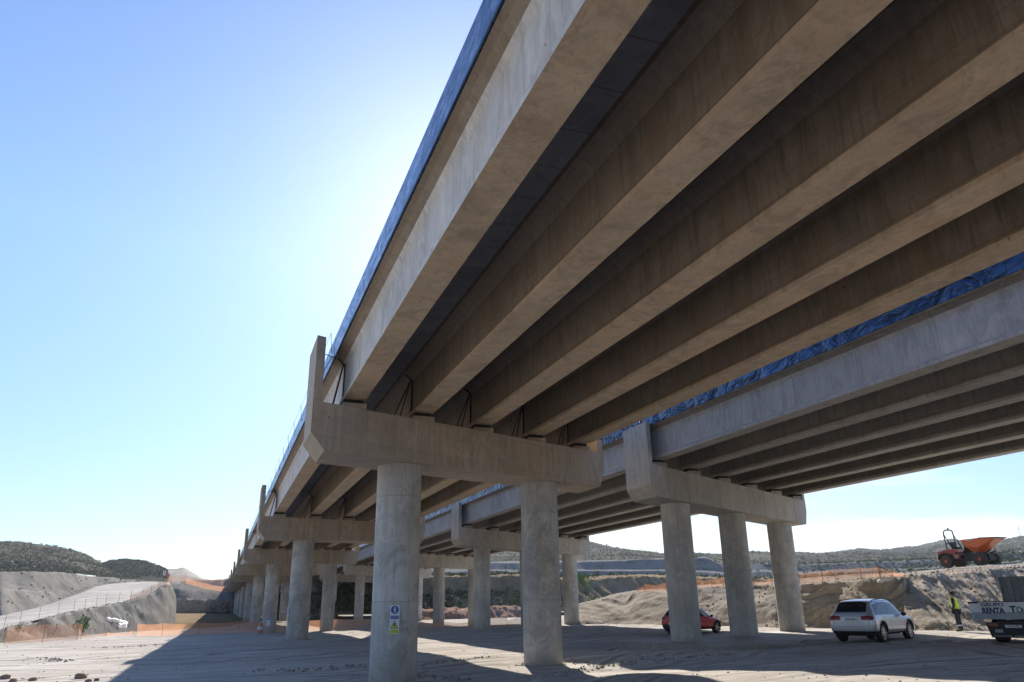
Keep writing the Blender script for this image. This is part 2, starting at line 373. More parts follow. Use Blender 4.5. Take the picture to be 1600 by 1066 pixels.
def make_ground():
    az = list(np.arange(-32, 74.01, .22)); az += list(np.arange(77, 328, 3.0))
    rad = [0.4*(1.021**k) for k in range(430)]
    rad = [r for r in rad if r < 3000] + [6000, 14000]
    V = []; Fc = []; n = len(az)
    for r in rad:
        for a in az:
            x = r*math.sin(R(a)); y = r*math.cos(R(a)); V.append(W(x, y, ground_z(x, y)))
    for i in range(len(rad)-1):
        for j in range(n):
            j2 = (j+1) % n
            Fc.append((i*n+j, i*n+j2, (i+1)*n+j2, (i+1)*n+j))
    Fc.append(tuple(range(n))[::-1])
    return from_py('ground', V, Fc, MT['ground'], smooth=True, kind='structure')
make_ground()

# ------------------------------------------------------------------ terrain strips
SURF = {}
def strip(name, cols, mat, nu=6, nt_=8, amp=.3, fr=.35, seed=0, rill=0, rfr=1.2, kind='structure', slant=.0, **k):
    """cols: list of (image x, [(row or ('z', z), distance), ...]); a real terrain sheet at its distance"""
    xs = [c[0] for c in cols]; K = len(cols[0][1])
    data = []
    for x, nodes in cols:
        row = []
        for (rv, d) in nodes:
            if isinstance(rv, tuple):
                p = atd(x, 930, d); z = ground_z(p.x, p.y) + rv[1] if rv[0] == 'g' else rv[1]
                row.append((p.x, p.y, z))
            else:
                p = atd(x, rv, d); row.append((p.x, p.y, p.z))
        data.append(row)
    data = np.array(data)                      # cols x K x 3
    # resample along columns
    step = nu
    X = np.arange(xs[0], xs[-1]+.01, step); C = np.zeros((len(X), K, 3))
    az = np.arctan2(data[:, :, 0], data[:, :, 1]); dd = np.hypot(data[:, :, 0], data[:, :, 1]); zz = data[:, :, 2]
    from_x = np.array(xs, float)
    def smooth_interp(v):
        # Catmull-Rom through the control columns, damped
        m = np.zeros(len(v)); 
        if len(v) > 2:
            s0 = (v[1:]-v[:-1])/(from_x[1:]-from_x[:-1])
            for i in range(1, len(v)-1):
                m[i] = 0 if s0[i-1]*s0[i] <= 0 else 2*s0[i-1]*s0[i]/(s0[i-1]+s0[i])
            m[0] = s0[0]; m[-1] = s0[-1]
        else: m[:] = (v[1]-v[0])/(from_x[1]-from_x[0])
        r = np.zeros(len(X))
        for q, x in enumerate(X):
            i = min(max(np.searchsorted(from_x, x)-1, 0), len(v)-2); h = from_x[i+1]-from_x[i]; t = (x-from_x[i])/h
            r[q] = (2*t**3-3*t*t+1)*v[i]+(t**3-2*t*t+t)*h*m[i]+(-2*t**3+3*t*t)*v[i+1]+(t**3-t*t)*h*m[i+1]
        return r
    AZ = np.array([smooth_interp(az[:, k]) for k in range(K)]).T
    DD = np.exp(np.array([smooth_interp(np.log(dd[:, k])) for k in range(K)]).T); ZZ = np.array([smooth_interp(zz[:, k]) for k in range(K)]).T
    V = []; n = len(X); T = []
    for kx in range(K-1):
        for s in range(nt_ + (1 if kx == K-2 else 0)): T.append((kx, s/nt_))
    for i in range(n):
        for (kx, t) in T:
            a = AZ[i, kx]*(1-t)+AZ[i, kx+1]*t; d = DD[i, kx]*(1-t)+DD[i, kx+1]*t; z = ZZ[i, kx]*(1-t)+ZZ[i, kx+1]*t
            u = a*d
            e = min(1, (kx+t)*2.0)                     # keep the toe in place
            nn = amp*fbm(u*fr, (z+d*.3)*fr, seed, 5)
            if rill:
                q = fbm((u+slant*z)*rfr, z*.22*rfr, seed+5, 4); nn += rill*(-abs(q)*2.2+.6)
            d2 = d - nn*e; z2 = z + nn*.45*e
            V.append(W(d2*math.sin(a), d2*math.cos(a), z2))
    m = len(T); Fc = []
    for i in range(n-1):
        for j in range(m-1): Fc.append((i*m+j, (i+1)*m+j, (i+1)*m+j+1, i*m+j+1))
    o = from_py(name, V, Fc, mat, smooth=True, kind=kind, **k)
    SURF.setdefault(name, []).append((V, n, m))
    return o, V, n, m

G = ('g', -.25)
# haul road ramp and its embankment on the left
L_emb = [(-160, [(G, 52), (1012, 60), (1010, 68)]), (0, [(G, 66), (985.5, 72), (984, 76)]), (60, [(G, 70), (970, 80), (968, 84)]), (115, [(G, 74), (956.5, 88), (955, 91)]), (150, [(G, 78), (950, 94), (948.5, 97)]),
         (185, [(G, 82), (942.5, 100), (941, 103)]), (220, [(G, 85), (935, 106), (934, 109)]), (248, [(G, 88), (921, 112), (920, 115)]), (262, [(G, 92), (914, 116), (913, 119)]), (268, [(G, 99), (919, 119), (917, 122)]), (275, [(G, 112), (938, 121), (936, 124)]), (281, [(G, 122), (('g', -.2), 125), (('g', -.25), 128)])]
L_emb = [(x, [(n[0][0], n[1][1]-max(1.2, 1.35*(atd(x, n[1][0], n[1][1]).z+2.25))) if not isinstance(n[1][0], tuple) else n[0]]+n[1:]) for x, n in L_emb]
strip('embankment', L_emb, MT['embank'], 1.6, 16, .35, .5, 1, .38, .55, slant=.8)
L_road = [(-160, [(1010, 67), (996, 80), (990, 104)]), (0, [(984.2, 75.5), (972, 86), (962, 102)]), (60, [(968.2, 83.5), (957, 95), (949, 110)]), (115, [(955.3, 90.5), (942, 105), (931, 122)]), (150, [(948.8, 96.5), (932, 114), (917, 136)]),
          (185, [(941.3, 102.5), (923, 122), (911, 146)]), (220, [(934.3, 108.5), (920, 125), (909, 150)]), (248, [(920.3, 114.5), (913, 128), (909.5, 150)]), (262, [(913.3, 118.5), (910.5, 132), (909.5, 152)]), (268, [(917.2, 121.5), (912, 134), (910, 153)])]
strip('haul_road', L_road, MT['road'], 3, 8, .12, .2, 2)
L_hill = [(-200, [(992, 90), (925, 108), (924, 114), (894, 130), (885, 170), (830, 270), (835, 330)]), (0, [(963, 96), (922, 106), (921.5, 112), (893, 126), (880, 180), (846.5, 270), (850, 330)]), (25, [(958, 101), (922, 109), (921.5, 115), (893.5, 129), (880, 180), (848, 272), (850, 330)]),
    (60, [(951, 106.5), (922.5, 114), (922, 120), (894, 135), (882, 185), (853, 274), (856, 330)]), (85, [(942, 113), (924, 120), (923, 126), (895, 140), (885, 190), (855, 276), (860, 330)]), (115, [(932.5, 121), (924, 126), (922.5, 131), (896, 146), (890, 195), (861, 280), (866, 330)]),
    (135, [(924, 129), (919, 132), (918, 138), (897.5, 153), (893, 200), (869, 283), (875, 330)]), (150, [(918, 135), (914, 140), (913, 145), (899, 160), (894, 205), (877, 286), (882, 330)]), (165, [(915, 140), (912.5, 146), (912, 150), (901, 166), (896, 210), (882, 290), (888, 330)]),
    (190, [(912, 146), (910.5, 150), (910, 154), (905.5, 172), (899, 215), (889, 293), (893, 330)]), (222, [(910.5, 149), (910, 152), (909.8, 156), (908, 176), (903, 220), (895, 296), (898, 330)])]
L_hill = [(x, [(n[0][0], n[1][1]-(4 if x < 160 else 2)), n[1], n[2], (n[3][0], n[2][1]+(6 if x < 160 else 5))]+n[4:]) for x, n in L_hill]
strip('cut_slope', [(x, n[:4]+[(n[3][0]+1.0, n[3][1]+4)]) for x, n in L_hill], MT['cut'], 2.0, 9, .55, .12, 3, .45, .22)
strip('hill', [(x, [(n[3][0]+.3, n[3][1]+1)]+n[4:]) for x, n in L_hill], MT['hill'], 2.5, 12, 1.0, .06, 33, .6, .08)
strip('hill', [(150, [(905, 235), (897, 245), (892, 255), (890, 262), (888, 300)]), (162, [(904, 233), (896, 243), (884, 262), (880, 276), (884, 300)]), (175, [(905, 232), (894.5, 242), (879, 262), (875.5, 278), (880, 300)]), (190, [(906, 231), (893.5, 241), (876.5, 262), (874, 278), (879, 300)]), (215, [(907.5, 230), (892.5, 240), (878.5, 260), (876, 276), (881, 300)]),
    (232, [(908, 230), (893, 240), (881.5, 258), (878.5, 272), (883, 300)]), (250, [(909, 230), (894, 240), (888, 255), (885.5, 268), (889, 300)]), (262, [(909.5, 230), (898, 238), (893, 248), (891, 258), (893, 300)])], [MT['hill']], 2, 8, .5, .12, 4, .3, .2)
strip('hill', [(213.0, [(917.0, 284), (905, 293), (904, 304), (904, 338)]), (225, [(917.0, 288), (889, 310), (884, 333), (890, 368)]), (250, [(918.0, 288), (893, 312), (886, 333), (892, 368)]), (265, [(918.0, 288), (897, 310), (888.5, 333), (893, 368)]), (277, [(918.0, 286), (899, 308), (888.5, 333), (893, 368)]), (286, [(918.0, 284), (899, 308), (887, 333), (892, 368)]), (300, [(919.0, 282), (903, 304), (894.5, 330), (899, 368)]), (318, [(920.0, 280), (907, 298), (904, 326), (908, 368)]), (335, [(922.0, 278), (911, 298), (909, 318), (914, 358)])], MT['hill3'], 2, 8, .5, .1, 5, .5, .15)
# ground rising to the abutment, terrace and red earth beyond the boulder wall
strip('terrace', [(262, [(G, 95), (968, 150), (958.5, 236), (957, 244)]), (300, [(G, 95), (970, 150), (958.5, 236), (957, 244)]), (345, [(G, 100), (968, 150), (958.5, 237), (957, 246)]), (400, [(G, 120), (968, 160), (959, 238), (957, 250)]), (500, [(G, 140), (966, 180), (959, 250), (957, 262)])], MT['cliff'], 3, 8, .3, .1, 6)
strip('terrace', [(236, [(957, 238), (939, 240), (938, 246), (917, 250), (909, 258)]), (258, [(957, 239.5), (939, 240.5), (938, 246), (917, 250), (911, 258)]), (268, [(957, 239.5), (939, 240.5), (937, 250), (920, 256), (911, 264)]), (280, [(957, 239.5), (939, 240.5), (936, 249), (921, 254), (912, 264)]), (300, [(957, 239.5), (939, 240.5), (937.5, 245), (921.5, 254), (912, 264)]), (330, [(957, 240), (939, 241), (938, 245), (925, 252), (916, 262)]), (372, [(957, 242), (939, 243), (937, 246), (926.5, 252), (918, 262)]), (420, [(957, 246), (940, 248), (938, 250), (927, 256), (920, 266)]), (520, [(957, 258), (942, 262), (936, 268), (926, 276), (921, 284)])], MT['cut'], 2, 6, .35, .15, 7, .2, .3)
strip('earth_mound', [(282, [(915, 263), (909.5, 268), (908, 272), (914, 280)]), (300, [(917, 263), (908, 269), (906.5, 274), (912, 280)]), (318, [(919, 262), (907, 269), (905.8, 274), (912, 280)]), (340, [(922, 262), (906.5, 269), (905, 274), (912, 280)]), (362, [(925, 262), (905.5, 269), (903, 274), (908, 282)]), (400, [(926, 264), (906, 270), (902, 276), (908, 284)]), (470, [(926, 274), (908, 280), (903, 286), (910, 294)]), (540, [(926, 286), (913, 292), (909, 298), (914, 304)])], MT['red'], 2, 7, .7, .16, 8, .3, .3)
# background right of the left bridge: bushy cut bank, quarry benches, far hills
BX = [430, 520, 600, 660, 740, 800, 905, 955, 1000, 1042, 1100, 1180, 1250, 1330, 1415, 1500, 1600, 1760]
def rows(*a): return a
bank = {430: (960, 944, 936, 930, 925), 520: (960, 942, 930, 922, 918), 600: (959, 940, 930, 908, 905), 660: (958, 938, 929, 903, 900), 740: (958, 938, 928, 903, 900), 800: (957, 938, 927, 901, 898), 905: (955, 940, 925, 908, 904), 955: (955, 938, 920, 903, 901),
        1000: (954, 935, 915, 901, 899), 1042: (953, 932, 914, 902, 899), 1100: (951, 930, 915, 905, 902), 1180: (949, 928, 915, 906, 903), 1250: (947, 926, 914, 905, 903), 1330: (945, 922, 910, 902, 900), 1415: (943, 918, 906, 898, 896), 1500: (941, 914, 902, 893, 891), 1600: (939, 910, 897, 888, 886), 1760: (936, 905, 892, 882, 880)}
strip('cut_bank', [(x, [(bank[x][0], 150), (bank[x][1], 155), (bank[x][2], 159), (bank[x][3], 162), (bank[x][4], 205)]) for x in BX], MT['cliff'], 2.2, 10, 1.0, .09, 9, 1.0, .32)
quar = {430: (925, 905, 902, 893, 890), 520: (920, 904, 900, 889, 886), 600: (905, 898, 895, 884, 882), 660: (902, 895, 890, 884, 882), 740: (903, 893, 890, 881, 879), 800: (902, 892, 890, 879, 877), 905: (909, 892, 890.5, 878.5, 876), 955: (908, 892, 890.5, 877, 875), 1000: (906, 892, 890.5, 875.5, 874),
        1042: (905, 892, 890.5, 874, 872), 1100: (904, 894, 892, 872, 870.5), 1115: (904, 895, 893, 877, 876), 1135: (904, 896, 894, 885, 884), 1180: (903, 893, 891, 881.5, 880), 1250: (903, 896, 893, 883, 881), 1330: (900, 893, 890, 880, 878), 1415: (897, 890, 887, 877, 875), 1500: (893, 885, 883, 872, 870), 1600: (887, 878, 874, 863, 858), 1760: (880, 868, 864, 850, 846)}
strip('quarry_bench', [(x, [(q[0], 230), (q[1], 234), (q[2], 262), (q[3], 267), (q[4], 300)]) for x, q in sorted(quar.items())], MT['quarry'], 3, 8, .45, .06, 10, .3, .2)
hillr = {430: (895, 885, 890), 520: (890, 878, 885), 600: (884, 874, 880), 660: (884, 868, 875), 740: (880, 864, 870), 800: (878, 862, 868), 860: (878, 848, 856), 905: (880, 844.5, 850), 926: (879, 847.5, 853), 955: (878, 854, 858), 975: (877, 857, 861), 1010: (876, 861, 866), 1042: (876, 865, 870), 1090: (874, 864, 869), 1128: (884, 866, 872), 1171: (884, 862, 869), 1200: (884, 864, 870), 1242: (884, 863, 869), 1275: (883, 865, 871), 1330: (881, 864.5, 870), 1415: (878, 864, 868), 1500: (872, 858, 864), 1600: (864, 852, 858), 1760: (850, 840, 846)}
strip('hill', [(x, [(q[0]+2, 296), ((q[0]+q[1])/2+1, 380), (q[1], 470), (q[2], 620)]) for x, q in sorted(hillr.items())], MT['hill'], 4, 8, 2.2, .03, 11, 1.0, .05)
far = {1150: 868, 1210: 866, 1245: 863.5, 1262: 863, 1275: 865.5, 1300: 862.5, 1320: 861, 1342: 858, 1372: 860, 1400: 857.5, 1435: 854, 1455: 850, 1472: 846, 1489: 844, 1510: 847, 1535: 847.5, 1569: 845, 1600: 839, 1660: 830, 1780: 818}
strip('hill', [(x, [(q+28, 500), (q+10, 700), (q, 900), (q+6, 1200)]) for x, q in sorted(far.items())], MT['hill'], 4, 10, 5, .014, 12, 2.5, .02)

strip('earth_mound', [(640, [(G, 134), (957, 137), (953, 139), (957, 144)]), (690, [(G, 134), (956, 137), (951, 140), (955, 145)]), (740, [(G, 133), (954, 137), (948.5, 140), (952, 146)]), (780, [(G, 133), (952, 137), (947, 140), (951, 146)]), (815, [(G, 134), (954, 137), (949, 140), (952, 145)]), (860, [(G, 135), (957, 138), (955, 140), (958, 144)])], MT['red'], 1.5, 8, .7, .5, 18, .5, .6)
# spoil mound along the right, with the brown cut face behind the parked car
def toe(x, row): p = gpt(x, row); return math.hypot(p.x, p.y)
def mound_col(x, tr, cr_, run, back):
    t0 = toe(x, tr)
    return (x, [(('g', -.3), t0-.6), (('g', .25), t0+run*.12), (cr_+(tr-cr_)*.5-(6 if run > 4 else 0), t0+run*.55), (cr_, t0+run), (back, t0+run+7), (back-2.2, t0+run+16), (back+3, t0+run+40)])
Rw = [mound_col(*q) for q in [(895, 975.5, 966, 5, 962), (905, 976, 949, 8, 946), (925, 976, 943, 9, 941), (970, 976, 930.5, 10, 929), (1000, 976, 926.5, 7, 925), (1042, 977, 925, 7, 923), (1091, 978.5, 919.5, 7, 917.5), (1132, 979.5, 917.5, 6.5, 915), (1177, 980.5, 916.5, 6, 913), (1207, 981, 916, 5.5, 912), (1238, 981, 915, 5, 910),
      (1252, 981, 914, 2.0, 908.5), (1300, 981.5, 911, 1.5, 904.5), (1350, 982, 907.5, 1.5, 901), (1400, 982.6, 904.5, 1.6, 898.5), (1417, 982.9, 903.5, 1.9, 898)]]
Rs = [mound_col(*q) for q in [(1412, 985.5, 902.5, 5.2, 897.5), (1435, 986, 901, 6, 896), (1484, 986.5, 897.5, 7, 892), (1540, 987, 892.5, 7.5, 887.5), (1600, 987, 888, 8, 883), (1680, 988, 881, 8, 875), (1800, 990, 868, 8, 862)]]
Rs = [(1405, [(('g', -.3), d_) for r_, d_ in Rs[0][1]])]+Rs
Rm = Rw[:-1]+Rs[1:]
strip('earth_mound', Rw, MT['mound'], 1.1, 20, .24, .5, 14, .24, 1.1, slant=-1.4)
strip('earth_mound', Rs, MT['mound'], 1.1, 22, .26, .6, 15, .30, .8, slant=-1.4)

# ------------------------------------------------------------------ viaducts
L0 = 30.071
GIRD = [(-.325, 0), (.325, 0), (.325, .10), (.24, .19), (.22, .26), (.22, 1.22), (.30, 1.34), (.44, 1.44), (.55, 1.47), (.55, 1.60), (-.55, 1.60), (-.55, 1.47), (-.44, 1.44), (-.30, 1.34), (-.22, 1.22), (-.22, .26), (-.24, .19), (-.325, .10)]
def viaduct(label, x1, y1, zt, tcap, Wc, hc, wc, cham, zup, zrt, cols, beams, zb, tb, fx0, fx1, fz, piers, spans, mats, ends):
    tn = math.tan(PHI1); cs = math.cos(PHI1)
    root = empty('viaduct', W(x1, y1, -2.1), label=label, cat='bridge', group='parallel viaducts on round columns')
    inv = Matrix.Translation(-root.location)
    def add(name, bm, mat, parent=root, **k):
        bm.transform(inv if True else inv); o = obj(name, bm, mat, None, **k)
        o.parent = parent
        return o
    gm, cm, km, om, wm = mats
    capm0 = None
    for i in piers:
        yo = y1 + i*L0
        bm = bmesh.new()
        prof = [(0, 0), (0, -hc+cham), (cham, -hc), (Wc-cham*.6, -hc), (Wc, -hc+cham*1.6), (Wc, 0)]
        fr = [W(x1+s*cs, yo+s*cs*tn, zt+tcap*s+z) for s, z in prof]; bk = [p+Vector((0, wc*S, 0)) for p in fr]
        prism(bm, fr, bk)
        for bx in beams:            # low concrete plinths that carry the bearings
            for dy in (-.55, .55):
                yc = yo+(bx-x1)*tn+wc/2+dy; z0 = zt+tcap*(bx-x1)/cs; z1 = zb+tb*(bx-beams[0])
                box(bm, W(bx-.36, yc-.34, z0-.03), W(bx+.36, yc+.34, z1-.12))
        cap = add('pier_cap', bm, cm)
        for (s0, s1, h, nm) in ((0.004, .30, zup, 'end_upstand'), (Wc-.34, Wc-.004, zrt, 'end_upstand')):
            bm = bmesh.new()
            A = [W(x1+s*cs, yo+s*cs*tn+.004, zt+tcap*s+z) for s, z in ((s0, -.01), (s1, -.01), (s1, h), (s0, h))]
            prism(bm, A, [p+Vector((0, (wc-.008)*S, 0)) for p in A])
            o = add(nm, bm, cm, parent=None, bevel=.012); o.parent = cap
        for bx in beams:            # bearing pads
            for dy in (-.55, .55):
                bm = bmesh.new(); c = bx; yc = yo+(c-x1)*tn+wc/2+dy; z0 = zt+tcap*(bx-x1)/cs
                z1 = zb+tb*(bx-beams[0]); box(bm, W(c-.27, yc-.25, z1-.122), W(c+.27, yc+.25, z1+.004))
                o = add('bearing_pad', bm, MT['black'], parent=None); o.parent = cap
        for s in cols:
            cx, cyy = x1+s*cs, yo+s*cs*tn+wc/2
            bm = bmesh.new(); zg = ground_z(cx, cyy)
            prof = [(.7*S, 0), (.7*S, (zt+tcap*s-hc+.03-(zg-.4))*S)]
            lathe(bm, prof, W(cx, cyy, zg-.4), (0, 0, 1), 48)
            add('column', bm, km, smooth=True)
    for k in spans:
        ya, yb = y1+(k-1)*L0+wc/2, y1+k*L0+wc/2
        g = .035
        for j, bx in enumerate(beams):
            bm = bmesh.new(); z0 = zb+tb*(bx-beams[0])
            A = [W(bx+x, ya+(bx+x-x1)*tn+g, z0+z) for x, z in GIRD]; B = [W(bx+x, yb+(bx+x-x1)*tn-g, z0+z) for x, z in GIRD]
            prism(bm, A, B)
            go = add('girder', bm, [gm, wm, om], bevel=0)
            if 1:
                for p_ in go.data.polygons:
                    if j == 0 and p_.normal.x < -.8: p_.material_index = 2; continue  # outward web of the first beam: copy with skylight in its colour
                    if abs(p_.normal.x) > .25 and abs(p_.normal.y) < .3 and abs(p_.center.z+root.location.z-(z0+CZ)*S) > .15: p_.material_index = 1  # other webs: darker copy with shade in its colour
        bm = bmesh.new()
        zl, zr = zb+1.60, zb+1.60+tb*(beams[-1]-beams[0])
        prof = [(fx0+.03, zl+.004), (fx1-.03, zr+.004), (fx1-.03, zr+.27), (fx0+.03, zl+.27)]
        prism(bm, [W(x, ya+(x-x1)*tn+g, z) for x, z in prof], [W(x, yb+(x-x1)*tn-g, z) for x, z in prof])
        add('deck_slab', bm, MT['slab'])
        for fx, zz, sg in ((fx0, zl, 1), (fx1, zr, -1)):
            bm = bmesh.new()
            prof = [(fx, zz+fz[0]), (fx+sg*.028, zz+fz[0]), (fx+sg*.028, zz+fz[1]), (fx, zz+fz[1])]
            ns = 8; 
            for q in range(ns):
                u0 = ya+(fx-x1)*tn+g+(yb-ya-2*g)*q/ns+.006; u1 = ya+(fx-x1)*tn+g+(yb-ya-2*g)*(q+1)/ns-.006
                prism(bm, [W(x, u0, z) for x, z in prof], [W(x, u1, z) for x, z in prof])
            add('edge_fascia', bm, MT['blue'] if x1 < 10 else MT['blue2'])
    return root, add, tn

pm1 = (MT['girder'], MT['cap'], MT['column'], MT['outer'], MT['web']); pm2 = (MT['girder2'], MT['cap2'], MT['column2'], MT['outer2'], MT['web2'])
B1 = [3.255, 5.69, 8.16, 10.72, 13.19]
v1, add1, tn = viaduct('near viaduct overhead with brown underside and two round columns to each pier', 1.964, 21.258, 5.519, .020, 13.93, 1.385, 2.10, .479, 1.952, .55, (3.499, 10.384), B1, 5.85, .022, 2.64, 13.8, (-.14, .52), range(-2, 8), range(-1, 9), pm1, None)
B2 = [18.63, 21.42, 24.2, 27.0, 29.8, 32.5]
v2, add2, tn = viaduct('right-hand viaduct with pale grey outer girder, three round columns to each pier', 17.582, 29.452, 5.849, -.014, 17.416, 1.413, 2.19, .479, 1.912, .45, (3.116, 8.92, 14.913), B2, 6.18, -.014, 18.0, 33.1, (-.10, .62), range(-2, 7), range(-1, 8), pm2, None)

# joint seals, diagonal braces and lifeline rods at the piers of each viaduct
def brace(addf, root, i, x1, y1, wc, beams, zb, tb, zt, tc_):
    for j, bx in enumerate(beams):
        z0 = zb+tb*(bx-beams[0]); yc = y1+i*L0+(bx-.24-x1)*tn+wc/2
        bm = bmesh.new(); tube(bm, [W(bx-.26, yc-.02, z0+.05), W(bx-.255, yc-.02, z0+1.25), W(bx-.5, yc-.05, z0+1.46)], .022, 6)
        addf('joint_seal', bm, MT['black'])
        if j == 0:
            bm = bmesh.new(); tube(bm, [W(bx-.30, yc-.05, z0+1.3), W(bx-.62, yc-.30, zt+.02)], .03, 6); addf('brace_rod', bm, MT['rusty'])
        else:
            for e in (0, .22):
                bm = bmesh.new(); tube(bm, [W(bx-.30, yc-.05, z0+1.3), W(bx-.75-e, yc-.45, zt+tc_*(bx-x1)+.06)], .018, 6); addf('brace_rod', bm, MT['dark_steel'])
brace(add1, v1, 0, 1.964, 21.258, 2.1, B1, 5.85, .022, 5.519, .022)
brace(add1, v1, 1, 1.964, 21.258, 2.1, B1[:3], 5.85, .022, 5.519, .022)
brace(add2, v2, 0, 17.582, 29.452, 2.19, B2[:1], 6.18, -.014, 5.849, -.014)
brace(add2, v2, 1, 17.582, 29.452, 2.19, B2[:1], 6.18, -.014, 5.849, -.014)
for i in range(0, 4):
    yo = 21.258+i*L0
    bm = bmesh.new(); tube(bm, [W(2.2, yo+.3, 5.519+1.5), W(2.66, yo+1.4, 5.519+1.75)], .013, 5); tube(bm, [W(2.2, yo+.5, 5.519+.9), W(2.63, yo+1.9, 5.519+1.95)], .013, 5)
    add1('tie_rod', bm, MT['dark_steel'])
# lifeline posts and cable along the far left edge
for k in range(1, 5):
    bm = bmesh.new(); y0 = 21.258+(k-1)*L0+2; n = 8
    for q in range(n+1):
        yy = y0+(L0-4)*q/n
        tube(bm, [W(2.62, yy, 7.6), W(2.56, yy, 8.3)], .009, 5)
    tube(bm, [W(2.56, y0, 8.28), W(2.56, y0+(L0-4)/2, 8.22), W(2.56, y0+L0-4, 8.28)], .006, 4)
    add1('lifeline', bm, MT['dark_steel'])

# raised concrete footing under the nearest right-hand pier
bm = bmesh.new()
def gp(px, py, z=-2.1): p = atz(px, py, z); return p.x, p.y
FT = [gp(957, 1012, -2.05), gp(1112, 1018, -1.98), gp(1300, 1004, -1.72), (34.0, 38.5), (20.5, 36.0)]
prism(bm, [W(x, y, -2.4) for x, y in FT], [W(x, y, -1.76) for x, y in FT])
obj('pier_footing', bm, MT['plinth'], bevel=.04, label='low raised concrete footing slab under the nearest three columns of the right-hand viaduct', cat='footing')

# ------------------------------------------------------------------ vegetation
def blob_data(sub):
    bm = bmesh.new(); bmesh.ops.create_icosphere(bm, subdivisions=sub, radius=1)
    v = np.array([p.co for p in bm.verts]); f = [tuple(x.index for x in q.verts) for q in bm.faces]; bm.free(); return v, f
BL1, BL2 = blob_data(1), blob_data(2)
def scrub(name, items, mat, bl=BL1, **k):      # items: (world pos, radius)
    bv, bf = bl; n = len(bv); V = []; Fc = []
    rs = np.random.RandomState(len(items))
    for i, (p, r) in enumerate(items):
        d = 1+rs.uniform(-.38, .38, (n, 1)); a = rs.uniform(0, 6.28); c, s_ = math.cos(a), math.sin(a)
        q = bv*d*np.array([r, r*rs.uniform(.7, 1.1), r*rs.uniform(.55, .95)])
        q = np.stack([q[:, 0]*c-q[:, 1]*s_, q[:, 0]*s_+q[:, 1]*c, q[:, 2]], 1)+np.array(p)
        V.append(q); Fc += [tuple(x+i*n for x in f) for f in bf]
    V = np.concatenate(V)
    return from_py(name, V.tolist(), Fc, mat, kind='stuff', **k)
def tufts(name, items, mat, nq=10, **k):
    rs = np.random.RandomState(len(items)); N = len(items)*nq
    C = np.repeat(np.array([tuple(p) for p, r in items]), nq, 0); Rr = np.repeat(np.array([r for p, r in items]), nq)[:, None]
    v = rs.normal(size=(N, 3)); v /= np.linalg.norm(v, axis=1)[:, None]; v *= rs.uniform(.35, 1, (N, 1)); v[:, 2] = v[:, 2]*.65+.25
    n = rs.normal(size=(N, 3)); n /= np.linalg.norm(n, axis=1)[:, None]; u = np.cross(n, rs.normal(size=(N, 3))); u /= np.linalg.norm(u, axis=1)[:, None]; w = np.cross(n, u)
    P = C+v*Rr; a = Rr*rs.uniform(.22, .45, (N, 1)); V = np.stack([P+u*a, P+w*a*.7, P-u*a, P-w*a*.7], 1).reshape(-1, 3)
    F_ = np.arange(N*4).reshape(-1, 4)
    return from_py(name, V.tolist(), F_.tolist(), mat, kind='stuff', **k)
def pick(surf, cnt, j0, j1, r0, r1, seed, dens=None):
    V, n, m = surf; rs = random.Random(seed); out_ = []
    while len(out_) < cnt:
        i = rs.randrange(n-1); j = rs.randrange(int(j0*m), max(int(j1*m), int(j0*m)+1))
        if j >= m-1: continue
        a, b = rs.random(), rs.random()
        p = V[i*m+j].lerp(V[(i+1)*m+j], a).lerp(V[i*m+j+1].lerp(V[(i+1)*m+j+1], a), b)
        if fbm(p.x*.02, p.y*.02, seed, 4) < rs.uniform(-.6, .45): continue
        out_.append((p+Vector((0, 0, r0*.3)), rs.uniform(r0, r1)))
    return out_
H = SURF['hill']
it = pick(H[0], 11000, 0, .88, .10, .42, 1)+pick(H[0], 350, 0, .88, .4, .8, 21)+pick(H[1], 2600, .15, .85, .15, .5, 2)
tufts('scrub', it, MT['scrub'], label='dark low scrub covering the hillsides on the left', cat='scrub')
it = pick(H[3], 13000, 0, .75, .2, .7, 3)+pick(H[3], 500, 0, .75, .7, 1.2, 31)+pick(H[4], 9000, .0, .7, .4, 1.4, 4)
tufts('scrub', it, MT['scrub'], label='dark low scrub on the far hills behind the right-hand viaduct', cat='scrub')
it = pick(SURF['cut_bank'][0], 2600, .0, .55, .25, .8, 5)+pick(SURF['cut_bank'][0], 500, .8, 1, .4, 1.0, 6)+pick(SURF['quarry_bench'][0], 130, .0, .9, .4, .9, 7)+[q for q in pick(SURF['quarry_bench'][0], 8000, .0, .98, .2, .7, 17) if q[0].x > 165]
tufts('scrub', it, MT['bush'], label='low green bushes on the bank below the quarry benches', cat='scrub')
it = pick(SURF['embankment'][0], 130, .05, .95, .05, .13, 8)+pick(SURF['earth_mound'][2], 200, .1, .6, .04, .10, 9)+pick(SURF['earth_mound'][3], 200, .1, .6, .04, .10, 19)+pick(SURF['cut_slope'][0], 160, .0, .9, .08, .2, 10)
scrub('rubble', it, MT['mound'], label='loose stones lying on the slopes', cat='rubble')
